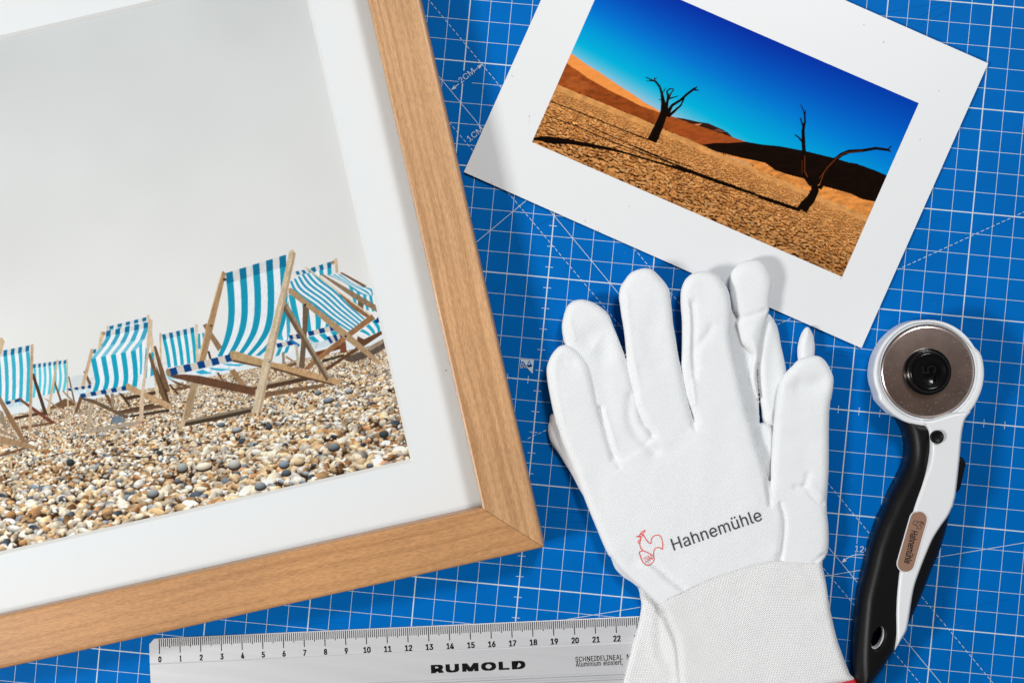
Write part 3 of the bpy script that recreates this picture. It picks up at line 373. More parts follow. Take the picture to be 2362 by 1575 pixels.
def material(name, base, rough=0.6, metal=0.0, var=0.0, var_scale=60.0, bump=0.0, bump_scale=400.0, bump_dist=0.0003,
             spec=0.5, coat=0.0, stretch=None):
    m = bpy.data.materials.new(name)
    m.use_nodes = True
    nt = m.node_tree
    b = nt.nodes["Principled BSDF"]
    b.inputs["Base Color"].default_value = (*base, 1)
    b.inputs["Roughness"].default_value = rough
    b.inputs["Metallic"].default_value = metal
    b.inputs["Specular IOR Level"].default_value = spec
    b.inputs["Coat Weight"].default_value = coat
    tc = nt.nodes.new("ShaderNodeTexCoord")
    src = tc.outputs["Object"]
    if stretch:
        mp = nt.nodes.new("ShaderNodeMapping")
        mp.inputs["Scale"].default_value = stretch
        nt.links.new(src, mp.inputs[0])
        src = mp.outputs[0]
    if var:
        n = nt.nodes.new("ShaderNodeTexNoise")
        n.inputs["Scale"].default_value = var_scale
        n.inputs["Detail"].default_value = 5
        nt.links.new(src, n.inputs["Vector"])
        mx = nt.nodes.new("ShaderNodeMix")
        mx.data_type = 'RGBA'
        mx.inputs[6].default_value = (*[max(0, c * (1 - var)) for c in base], 1)
        mx.inputs[7].default_value = (*[min(1, c * (1 + var)) for c in base], 1)
        nt.links.new(n.outputs["Fac"], mx.inputs[0])
        nt.links.new(mx.outputs[2], b.inputs["Base Color"])
    if bump:
        n2 = nt.nodes.new("ShaderNodeTexNoise")
        n2.inputs["Scale"].default_value = bump_scale
        n2.inputs["Detail"].default_value = 4
        nt.links.new(src, n2.inputs["Vector"])
        bp = nt.nodes.new("ShaderNodeBump")
        bp.inputs["Strength"].default_value = bump
        bp.inputs["Distance"].default_value = bump_dist
        nt.links.new(n2.outputs["Fac"], bp.inputs["Height"])
        nt.links.new(bp.outputs[0], b.inputs["Normal"])
    return m


def picture_material(name, rough, bump=0.0):
    m = material(name, (0.8, 0.8, 0.8), rough, bump=bump, bump_scale=2500.0, bump_dist=0.00005, spec=0.02)
    nt = m.node_tree
    a = nt.nodes.new("ShaderNodeVertexColor")
    a.layer_name = "picture"
    nt.links.new(a.outputs["Color"], nt.nodes["Principled BSDF"].inputs["Base Color"])
    return m


def speckled(m, base, dark, scale, thresh, amount=1.0):
    """scattered dust specks on a pale sheet"""
    nt = m.node_tree
    b = nt.nodes["Principled BSDF"]
    tc = nt.nodes.new("ShaderNodeTexCoord")
    v = nt.nodes.new("ShaderNodeTexVoronoi")
    v.inputs["Scale"].default_value = scale
    nt.links.new(tc.outputs["Object"], v.inputs["Vector"])
    # only a few cells carry a speck
    sp = nt.nodes.new("ShaderNodeSeparateColor")
    nt.links.new(v.outputs["Color"], sp.inputs[0])
    few = nt.nodes.new("ShaderNodeMath"); few.operation = 'GREATER_THAN'; few.inputs[1].default_value = 0.86
    nt.links.new(sp.outputs[0], few.inputs[0])
    near = nt.nodes.new("ShaderNodeMath"); near.operation = 'LESS_THAN'; near.inputs[1].default_value = thresh
    nt.links.new(v.outputs["Distance"], near.inputs[0])
    mul = nt.nodes.new("ShaderNodeMath"); mul.operation = 'MULTIPLY'
    nt.links.new(few.outputs[0], mul.inputs[0]); nt.links.new(near.outputs[0], mul.inputs[1])
    mul2 = nt.nodes.new("ShaderNodeMath"); mul2.operation = 'MULTIPLY'; mul2.inputs[1].default_value = amount
    nt.links.new(mul.outputs[0], mul2.inputs[0])
    mx = nt.nodes.new("ShaderNodeMix"); mx.data_type = 'RGBA'
    mx.inputs[6].default_value = (*base, 1); mx.inputs[7].default_value = (*dark, 1)
    old = b.inputs["Base Color"].links
    if old:
        nt.links.new(old[0].from_socket, mx.inputs[6])
    nt.links.new(mul2.outputs[0], mx.inputs[0])
    nt.links.new(mx.outputs[2], b.inputs["Base Color"])
    return m


def wood(name, dark, light):
    m = bpy.data.materials.new(name)
    m.use_nodes = True
    nt = m.node_tree
    L = nt.links
    b = nt.nodes["Principled BSDF"]
    b.inputs["Roughness"].default_value = 0.42
    tc = nt.nodes.new("ShaderNodeTexCoord")
    # slow wander so that growth lines are not ruled straight
    wmap = nt.nodes.new("ShaderNodeMapping"); wmap.inputs["Scale"].default_value = (9, 30, 30)
    L.new(tc.outputs["Object"], wmap.inputs[0])
    wn_ = nt.nodes.new("ShaderNodeTexNoise"); wn_.inputs["Scale"].default_value = 1.0; wn_.inputs["Detail"].default_value = 2
    L.new(wmap.outputs[0], wn_.inputs["Vector"])
    gmap = nt.nodes.new("ShaderNodeMapping"); gmap.inputs["Scale"].default_value = (4, 430, 430)
    L.new(tc.outputs["Object"], gmap.inputs[0])
    add = nt.nodes.new("ShaderNodeVectorMath"); add.operation = 'MULTIPLY_ADD'
    add.inputs[1].default_value = (0, 3.0, 0)
    L.new(wn_.outputs["Color"], add.inputs[0]); L.new(gmap.outputs[0], add.inputs[2])
    g = nt.nodes.new("ShaderNodeTexNoise"); g.inputs["Scale"].default_value = 1.0; g.inputs["Detail"].default_value = 5
    L.new(add.outputs[0], g.inputs["Vector"])
    ramp = nt.nodes.new("ShaderNodeValToRGB")
    ramp.color_ramp.elements[0].position = 0.33; ramp.color_ramp.elements[0].color = (*dark, 1)
    ramp.color_ramp.elements[1].position = 0.56; ramp.color_ramp.elements[1].color = (*light, 1)
    L.new(g.outputs["Fac"], ramp.inputs[0])
    # short pores
    pmap = nt.nodes.new("ShaderNodeMapping"); pmap.inputs["Scale"].default_value = (420, 2600, 2600)
    L.new(tc.outputs["Object"], pmap.inputs[0])
    pn = nt.nodes.new("ShaderNodeTexNoise"); pn.inputs["Scale"].default_value = 1.0; pn.inputs["Detail"].default_value = 2
    L.new(pmap.outputs[0], pn.inputs["Vector"])
    mr = nt.nodes.new("ShaderNodeMapRange"); mr.inputs[1].default_value = 0.3; mr.inputs[2].default_value = 0.7
    mr.inputs[3].default_value = 0.82; mr.inputs[4].default_value = 1.2
    L.new(pn.outputs["Fac"], mr.inputs[0])
    # broad patches
    bn = nt.nodes.new("ShaderNodeTexNoise"); bn.inputs["Scale"].default_value = 14; bn.inputs["Detail"].default_value = 2
    L.new(tc.outputs["Object"], bn.inputs["Vector"])
    mr2 = nt.nodes.new("ShaderNodeMapRange"); mr2.inputs[1].default_value = 0.3; mr2.inputs[2].default_value = 0.7
    mr2.inputs[3].default_value = 0.9; mr2.inputs[4].default_value = 1.08
    L.new(bn.outputs["Fac"], mr2.inputs[0])
    mm = nt.nodes.new("ShaderNodeMath"); mm.operation = 'MULTIPLY'
    L.new(mr.outputs[0], mm.inputs[0]); L.new(mr2.outputs[0], mm.inputs[1])
    vm = nt.nodes.new("ShaderNodeVectorMath"); vm.operation = 'SCALE'
    L.new(ramp.outputs[0], vm.inputs[0]); L.new(mm.outputs[0], vm.inputs["Scale"])
    L.new(vm.outputs[0], b.inputs["Base Color"])
    bp = nt.nodes.new("ShaderNodeBump"); bp.inputs["Strength"].default_value = 0.25; bp.inputs["Distance"].default_value = 0.00012
    L.new(pn.outputs["Fac"], bp.inputs["Height"]); L.new(bp.outputs[0], b.inputs["Normal"])
    return m


def knit(name, base, strength, dist, style):
    """knitted cotton; stitches follow the 'knit' coordinates stored on the mesh (one unit = one stitch)"""
    m = bpy.data.materials.new(name)
    m.use_nodes = True
    nt = m.node_tree
    L = nt.links
    b = nt.nodes["Principled BSDF"]
    b.inputs["Base Color"].default_value = (*base, 1)
    b.inputs["Roughness"].default_value = 0.95
    b.inputs["Specular IOR Level"].default_value = 0.15
    b.inputs["Sheen Weight"].default_value = 0.25
    b.inputs["Subsurface Weight"].default_value = 0.35
    b.inputs["Subsurface Radius"].default_value = (1.0, 1.0, 1.0)
    b.inputs["Subsurface Scale"].default_value = 0.0016
    at = nt.nodes.new("ShaderNodeAttribute"); at.attribute_name = "knit"
    sp = nt.nodes.new("ShaderNodeSeparateXYZ"); L.new(at.outputs["Vector"], sp.inputs[0])

    def M(op, a, c):
        n = nt.nodes.new("ShaderNodeMath"); n.operation = op
        for i, s in enumerate((a, c)):
            if s is None:
                continue
            if isinstance(s, (int, float)):
                n.inputs[i].default_value = s
            else:
                L.new(s, n.inputs[i])
        return n.outputs[0]
    u, v = sp.outputs[0], sp.outputs[1]
    su = M('SINE', M('MULTIPLY', u, 2 * math.pi), None)
    if style == 'jersey':
        sv = M('SINE', M('ADD', M('MULTIPLY', v, 2 * math.pi), M('MULTIPLY', M('ABSOLUTE', su, None), 2.2)), None)
        h = M('ADD', M('MULTIPLY', su, 0.5), sv)
    else:
        sv = M('SINE', M('MULTIPLY', v, 2 * math.pi), None)
        h = M('ADD', M('MULTIPLY', M('MULTIPLY', su, sv), 1.0), M('MULTIPLY', sv, 0.45))
    tc = nt.nodes.new("ShaderNodeTexCoord")
    nz = nt.nodes.new("ShaderNodeTexNoise"); nz.inputs["Scale"].default_value = 1500; nz.inputs["Detail"].default_value = 3
    L.new(tc.outputs["Object"], nz.inputs["Vector"])
    h2 = M('ADD', h, M('MULTIPLY', nz.outputs["Fac"], 1.6))
    bp = nt.nodes.new("ShaderNodeBump"); bp.inputs["Strength"].default_value = strength; bp.inputs["Distance"].default_value = dist
    L.new(h2, bp.inputs["Height"]); L.new(bp.outputs[0], b.inputs["Normal"])
    if style != 'jersey':                                    # shade of the gaps between stitches, put into the base colour
        hole = nt.nodes.new("ShaderNodeMapRange")
        hole.inputs[1].default_value = -1.3; hole.inputs[2].default_value = -0.55
        hole.inputs[3].default_value = 0.72; hole.inputs[4].default_value = 1.0
        L.new(h, hole.inputs[0])
        vm = nt.nodes.new("ShaderNodeVectorMath"); vm.operation = 'SCALE'; vm.inputs[0].default_value = base
        L.new(hole.outputs[0], vm.inputs["Scale"]); L.new(vm.outputs[0], b.inputs["Base Color"])
    return m


MAT = {}
MAT['mat_blue'] = material("mat_blue_vinyl", (0.0, 0.126, 0.450), 0.5, var=0.20, var_scale=35, bump=0.35, bump_scale=1600, bump_dist=0.00012, spec=0.03)
MAT['cut'] = material("scored_vinyl", (0.0, 0.060, 0.24), 0.6, spec=0.03)
MAT['lint'] = material("grey_lint", (0.22, 0.22, 0.22), 0.9, spec=0.05)
MAT['print_white'] = material("printed_white_ink", (0.55, 0.63, 0.69), 0.6, var=0.08, var_scale=900)
MAT['table'] = material("table_laminate", (0.42, 0.40, 0.37), 0.5, var=0.06, var_scale=20)
MAT['wood_a'] = wood("frame_wood_light", (0.415, 0.217, 0.094), (0.555, 0.315, 0.152))
MAT['wood_b'] = wood("frame_wood_warm", (0.385, 0.188, 0.074), (0.475, 0.243, 0.100))
MAT['board'] = speckled(material("mat_board_white", (0.83, 0.86, 0.88), 0.85, bump=0.15, bump_scale=1800, bump_dist=0.0001), (0.83, 0.86, 0.88), (0.30, 0.26, 0.22), 90, 0.035)
MAT['bevel'] = material("mat_board_core", (0.80, 0.80, 0.79), 0.8)
MAT['paper'] = speckled(material("photo_paper_white", (0.735, 0.752, 0.764), 0.38, bump=0.05, bump_scale=900, bump_dist=0.00005), (0.725, 0.742, 0.752), (0.30, 0.28, 0.26), 75, 0.03)
MAT['art'] = picture_material("framed_beach_print", 0.55)
MAT['desert'] = picture_material("glossy_desert_print", 0.3)
MAT['knit'] = knit("white_jersey_knit", (0.795, 0.815, 0.83), 0.38, 0.00018, 'jersey')
MAT['cuff'] = knit("white_rib_knit", (0.90, 0.905, 0.91), 0.6, 0.00045, 'rib')
MAT['red'] = material("red_overlock_thread", (0.55, 0.012, 0.03), 0.9, bump=0.8, bump_scale=1200, bump_dist=0.0005)
MAT['ink_dark'] = material("dark_grey_ink", (0.035, 0.045, 0.055), 0.8)
MAT['ink_red'] = material("red_ink", (0.75, 0.04, 0.025), 0.8)
MAT['ink_black'] = material("black_ink", (0.005, 0.005, 0.005), 0.6, spec=0.1)
MAT['alu'] = material("anodised_aluminium", (0.60, 0.61, 0.63), 0.40, metal=0.28, var=0.10, var_scale=300, bump=0.2, bump_scale=2500, bump_dist=0.00006, stretch=(0.04, 1, 1))
MAT['white_plastic'] = material("white_plastic", (0.72, 0.735, 0.755), 0.33, var=0.02, var_scale=30, bump=0.05, bump_scale=300, bump_dist=0.0001)
MAT['guard'] = material("translucent_guard_plastic", (0.70, 0.73, 0.76), 0.3)
MAT['rubber'] = material("black_rubber", (0.003, 0.003, 0.0035), 0.42, spec=0.22, bump=0.4, bump_scale=1500, bump_dist=0.00012)
MAT['black_plastic'] = material("black_gloss_plastic", (0.002, 0.002, 0.0025), 0.16, spec=0.2)
MAT['blade'] = material("oiled_blade_steel", (0.62, 0.50, 0.45), 0.24, metal=1.0, var=0.45, var_scale=90, bump=0.4, bump_scale=300, bump_dist=0.00006)
MAT['steel'] = material("bright_steel", (0.42, 0.40, 0.39), 0.4, metal=1.0)
MAT['copper'] = material("copper_badge", (0.62, 0.38, 0.27), 0.16, metal=0.6, bump=0.15, bump_scale=140, bump_dist=0.0003)
gl = bpy.data.materials.new("acrylic_glazing")
gl.use_nodes = True
gnt = gl.node_tree
gnt.nodes.clear()
go = gnt.nodes.new("ShaderNodeOutputMaterial")
gt = gnt.nodes.new("ShaderNodeBsdfTransparent"); gt.inputs[0].default_value = (0.985, 0.99, 0.99, 1)
gg = gnt.nodes.new("ShaderNodeBsdfGlossy"); gg.inputs["Roughness"].default_value = 0.03
gm = gnt.nodes.new("ShaderNodeMixShader")
gm.inputs[0].default_value = 0.035; gnt.links.new(gt.outputs[0], gm.inputs[1]); gnt.links.new(gg.outputs[0], gm.inputs[2])
gnt.links.new(gm.outputs[0], go.inputs[0])
MAT['glazing'] = gl


# ------------------------------------------------------------------ table top and cutting mat
def rounded_rect(x0, y0, x1, y1, r, n=6):
    out = []
    for cx, cy, a0 in ((x1 - r, y1 - r, 0), (x0 + r, y1 - r, 90), (x0 + r, y0 + r, 180), (x1 - r, y0 + r, 270)):
        for k in range(n + 1):
            a = R(a0 + 90 * k / n)
            out.append((cx + r * math.cos(a), cy + r * math.sin(a)))
    return np.array(out)


def slab(outline, z0, z1, bev=0.0):
    """upright prism with an optional small top chamfer"""
    mb = MB()
    p = np.asarray(outline, float)
    if np.sum(p[:, 0] * np.roll(p[:, 1], -1) - np.roll(p[:, 0], -1) * p[:, 1]) < 0:
        p = p[::-1].copy()
    n = len(p)
    rings = [(p, z0)]
    if bev:
        c = p.mean(0)
        t = np.roll(p, -1, 0) - np.roll(p, 1, 0)
        t /= np.linalg.norm(t, axis=1)[:, None]
        inn = np.column_stack([-t[:, 1], t[:, 0]])
        area = np.sum(p[:, 0] * np.roll(p[:, 1], -1) - np.roll(p[:, 0], -1) * p[:, 1])
        inn *= np.sign(area)
        rings += [(p, z1 - bev), (p + inn * bev * 0.35, z1 - bev * 0.3), (p + inn * bev, z1)]
    else:
        rings.append((p, z1))
    V = np.vstack([np.column_stack([q, np.full(n, z)]) for q, z in rings])
    F = []
    for k in range(len(rings) - 1):
        F += [[k * n + i, k * n + (i + 1) % n, (k + 1) * n + (i + 1) % n, (k + 1) * n + i] for i in range(n)]
    F.append(list(range(n))[::-1])
    F.append([(len(rings) - 1) * n + i for i in range(n)])
    mb.add(V, F)
    return mb


table = slab(rounded_rect(-1.1, -0.85, 1.1, 0.6, 0.01), -0.033, -0.003).build("table_top", MAT['table'])
tag(table, None, kind="structure")

mat_o = slab(rounded_rect(-0.48, -0.42, 0.42, 0.18, 0.008), -0.0029, 0.0, 0.0004).build("cutting_mat", MAT['mat_blue'])
tag(mat_o, "blue cutting mat printed with a white centimetre grid, lying under everything else", "cutting mat")

g = MB()
ZP = 0.00006
XA, XB, YA, YB = -0.47, 0.41, -0.41, 0.17


def hbar(x0, x1, y, w, z=ZP):
    g.flat([(x0, y - w / 2), (x1, y - w / 2), (x1, y + w / 2), (x0, y + w / 2)], z)


def vbar(x, y0, y1, w, z=ZP):
    g.flat([(x - w / 2, y0), (x + w / 2, y0), (x + w / 2, y1), (x - w / 2, y1)], z)


# places where grid lines stop for printed legends (photo coordinates: centre, size)
def cut_spans(fixed, horiz, lo, hi, holes):
    """split a grid line where it would run through a legend"""
    spans = [(lo, hi)]
    for (hx0, hy0, hx1, hy1) in holes:
        a, b, c0, c1 = (hx0, hx1, hy0, hy1) if horiz else (hy0, hy1, hx0, hx1)
        if c0 < fixed < c1:
            nxt = []
            for s, t in spans:
                if b <= s or a >= t:
                    nxt.append((s, t))
                else:
                    if a > s:
                        nxt.append((s, a))
                    if b < t:
                        nxt.append((b, t))
            spans = nxt
    return spans


def hole(cx, cy, w, h):
    c = P([(cx, cy)])[0]
    return (c[0] - w / 2, c[1] - h / 2, c[0] + w / 2, c[1] + h / 2)


LEG = [hole(1074, 179, 0.0065, 0.0062), hole(1096, 309, 0.0062, 0.0062), hole(1985, 1264, 0.0068, 0.0040)]
zi = 0
for i in range(-46, 41):
    x = i * 0.01
    for s, t in cut_spans(x, False, YA, YB, LEG):
        vbar(x, s, t, 0.00056 if i % 5 == 0 else 0.00023, ZP)
for j in range(-40, 17):
    y = j * 0.01
    for s, t in cut_spans(y, True, XA, XB, LEG):
        hbar(s, t, y, 0.00056 if j % 5 == 0 else 0.00023, ZP + 0.00002)
# half-centimetre ticks along the two scale lines
for k in range(-39, 17):
    hbar(-0.0019, 0.0019, k * 0.01 - 0.005 + 0.01, 0.00027, ZP + 0.00004)
for k in range(-45, 40):
    vbar(k * 0.01 + 0.005, -0.15 - 0.0019, -0.15 + 0.0019, 0.00027, ZP + 0.00004)


def long_line(p, q, dashed=False, ext=(0.3, 0.3), w=0.00027, lvl=3):
    a, b = P([p, q])
    d = (b - a) / np.linalg.norm(b - a)
    s0, s1 = -ext[0], np.linalg.norm(b - a) + ext[1]
    if not dashed:
        segs = [(s0, s1)]
    else:
        per = 0.00275
        segs = [(s0 + k * per, s0 + k * per + per * 0.62) for k in range(int((s1 - s0) / per))]
    for s, t in segs:
        u, v = a + d * s, a + d * t
        if not (XA < u[0] < XB and YA < u[1] < YB and XA < v[0] < XB and YA < v[1] < YB):
            # clip to the printed field
            if dashed:
                continue
            ts = [x for x in np.linspace(s, t, 800) if XA < (a + d * x)[0] < XB and YA < (a + d * x)[1] < YB]
            u, v = a + d * ts[0], a + d * ts[-1]
        g.ribbon([u, v], w, ZP + 0.00002 * lvl)


long_line((1017.9, 183.5), (1909.7, 1260))                                  # 45 degree line through the grid nodes
long_line((1463, 573.7), (1908, 1111.8), dashed=True, lvl=4)                # 2 cm above it
long_line((1171.4, 443.8), (1439.3, 762.5), dashed=True, lvl=4)             # 1 cm below it
long_line((1101.8, 556.3), (1213.5, 463), ext=(0.12, 0.06), lvl=5)          # the other diagonal
long_line((2362, 489), (1209, 1015), dashed=True, ext=(0.1, 0.0), lvl=5)    # 30 degrees
long_line((2362, 1251), (1310.7, 1427), ext=(0.05, 0.02), lvl=6)            # 15 degrees


def along(p, q):
    a, b = P([p, q])
    return (b - a)


def arrow(p, q, head=0.0026, w=0.00034):
    """line from p to q with a solid head at q (photo coordinates)"""
    a, b = P([p, q])
    d = (b - a) / np.linalg.norm(b - a)
    n = np.array([-d[1], d[0]])
    g.ribbon([a, b - d * head * 0.8], w, ZP + 0.00014)
    g.flat([b, b - d * head + n * head * 0.34, b - d * head - n * head * 0.34], ZP + 0.00014)


arrow((1093.5, 164.5), (1112.5, 148.5))
arrow((1058.5, 194.0), (1040.6, 208.4))
put_text(g, "2CM", P([(1064.0, 193.5)])[0], along((1064, 193.5), (1097, 167)), 0.0086, 0.0028, ZP + 0.00016)
put_text(g, "1CM", P([(1084.0, 328.0)])[0], along((1084, 328), (1117, 301)), 0.0086, 0.0029, ZP + 0.00016)
arrow((1115.0, 296.0), (1128, 284))
put_text(g, "120", P([(1971.5, 1271.5)])[0], along((1971, 1271), (2003, 1274)), 0.0067, 0.0030, ZP + 0.00016)
arc = smooth_open([(2012, 1281), (2000, 1279), (1985, 1278), (1972, 1279), (1960, 1283), (1950, 1289.5)], 5)
g.ribbon(P(arc), 0.00034, ZP + 0.00014)
hd = P([(1941, 1297)])[0]
dd = hd - P([(1952, 1288)])[0]
dd /= np.linalg.norm(dd)
nn = np.array([-dd[1], dd[0]])
g.flat([hd, hd - dd * 0.0024 + nn * 0.0010, hd - dd * 0.0024 - nn * 0.0010], ZP + 0.00014)
# A4 corner mark: white triangle, blue letters with a white edge
g.flat(P([(1198, 827.5), (1231.5, 830), (1228.5, 862)])[::-1], ZP + 0.00014)
put_text(g, "A4", P([(1199.5, 849.5)])[0], along((1199, 849.5), (1228, 846)), 0.0060, 0.0034, ZP + 0.00016, bold=0.00035)
marks = g.build("printed_grid", MAT['print_white'])
g2 = MB()
put_text(g2, "A4", P([(1200.5, 848.5)])[0], along((1199, 848.5), (1228, 845)), 0.0058, 0.0031, ZP + 0.00026, bold=0.00005)
a4 = g2.build("sheet_size_letters", MAT['mat_blue'])
# old knife cuts in the vinyl
g3 = MB()
rk_ = random.Random(3)
for (p, q) in (((2010, 36), (2215, 0)), ((2060, 70), (2190, 8)), ((2120, 62), (2240, 5)), ((1985, 420), (2120, 372)), ((2050, 520), (2180, 505)), ((1890, 800), (2060, 836)), ((1900, 815), (2100, 842)), ((1240, 520), (1300, 498)),
               ((1105, 700), (1180, 640)), ((1270, 1180), (1400, 1186)), ((1290, 1205), (1370, 1206)), ((1080, 640), (1120, 610)), ((2200, 1400), (2330, 1380)), ((700, 1440), (820, 1436)), ((1240, 1310), (1400, 1330))):
    a, b = P([p, q])
    m_ = (a + b) / 2 + np.array([rk_.uniform(-1, 1), rk_.uniform(-1, 1)]) * 0.0006
    g3.ribbon(smooth_open([a, m_, b], 5), rk_.uniform(0.00010, 0.00016), ZP * 0.5)
cuts = g3.build("surface_scratches", MAT['cut'])
cuts["kind"] = "stuff"
adopt(mat_o, marks, a4, cuts)


# ------------------------------------------------------------------ picture painting (for the two photographic prints)
class Canvas:
    S = 2.0

    def __init__(self, x0, y0, x1, y1, fill=(255, 255, 255)):
        self.x0, self.y0 = x0, y0
        self.w, self.h = int((x1 - x0) * self.S), int((y1 - y0) * self.S)
        self.a = np.zeros((self.h, self.w, 3), np.float32)
        self.a[:] = fill
        gy, gx = np.mgrid[0:self.h, 0:self.w]
        self.X, self.Y = gx / self.S + x0, gy / self.S + y0
        self.grain = None

    def box(self, p, m=1):
        p = np.asarray(p, float)
        i0 = max(0, int((p[:, 0].min() - self.x0 - m) * self.S)); i1 = min(self.w, int((p[:, 0].max() - self.x0 + m) * self.S) + 2)
        j0 = max(0, int((p[:, 1].min() - self.y0 - m) * self.S)); j1 = min(self.h, int((p[:, 1].max() - self.y0 + m) * self.S) + 2)
        return (slice(j0, j1), slice(i0, i1)) if i1 > i0 and j1 > j0 else None

    def poly(self, p, col, grain=0.0, alpha=1.0):
        b = self.box(p)
        if b is None:
            return
        m = inside(p, self.X[b], self.Y[b])
        c = np.asarray(col, np.float32)
        v = np.broadcast_to(c, m.shape + (3,)).copy()
        if grain:
            v *= (1 + grain * self.grain[b])[..., None]
        s = self.a[b]
        s[m] = s[m] * (1 - alpha) + v[m] * alpha

    def limb(self, pts, col, grain=0.0):
        """tapering stroke; pts are (x, y, width)"""
        p = np.asarray(pts, float)
        for a, c in zip(p[:-1], p[1:]):
            d = c[:2] - a[:2]
            L = np.linalg.norm(d) + 1e-9
            n = np.array([-d[1], d[0]]) / L
            e_ = d / L * 0.3
            self.poly([a[:2] - e_ + n * a[2] / 2, c[:2] + e_ + n * c[2] / 2, c[:2] + e_ - n * c[2] / 2, a[:2] - e_ - n * a[2] / 2], col, grain)
            self.ell(c[0], c[1], c[2] / 2, c[2] / 2, 0, col)

    def ell(self, cx, cy, ra, rb, ang, col, light=0.0):
        r = max(ra, rb)
        b = self.box([(cx - r, cy - r), (cx + r, cy + r)], 0)
        if b is None:
            return
        ca, sa = math.cos(ang), math.sin(ang)
        dx, dy = self.X[b] - cx, self.Y[b] - cy
        u, v = (dx * ca + dy * sa) / ra, (-dx * sa + dy * ca) / rb
        q = u * u + v * v
        m = q < 1
        s = self.a[b]
        if light:
            k = 1 + light * (-v * 0.75 - 0.35 * q + 0.12 - 0.15 * u)
            s[m] = (np.asarray(col)[None, None] * k[..., None])[m]
        else:
            s[m] = col

    def stripes(self, rows, cols, n, grain=0.05):
        """striped canvas: rows are (left point, right point) down the cloth"""
        l = smooth_open([r[0] for r in rows], 5)
        r = smooth_open([q[1] for q in rows], 5)
        for k in range(n):
            t0, t1 = k / n, (k + 1) / n
            a, b = l + (r - l) * t0, l + (r - l) * t1
            self.poly(np.vstack([a, b[::-1]]), cols[k % len(cols)], grain)

    def blur(self, k=1):
        for _ in range(k):
            a = self.a
            a = (np.roll(a, 1, 0) + np.roll(a, -1, 0) + 2 * a) / 4
            self.a = (np.roll(a, 1, 1) + np.roll(a, -1, 1) + 2 * a) / 4

    def sample(self, px, py):
        x = np.clip((px - self.x0) * self.S, 0, self.w - 1.01)
        y = np.clip((py - self.y0) * self.S, 0, self.h - 1.01)
        xi, yi = x.astype(int), y.astype(int)
        fx, fy = (x - xi)[..., None], (y - yi)[..., None]
        a = self.a
        return (a[yi, xi] * (1 - fx) + a[yi, xi + 1] * fx) * (1 - fy) + (a[yi + 1, xi] * (1 - fx) + a[yi + 1, xi + 1] * fx) * fy


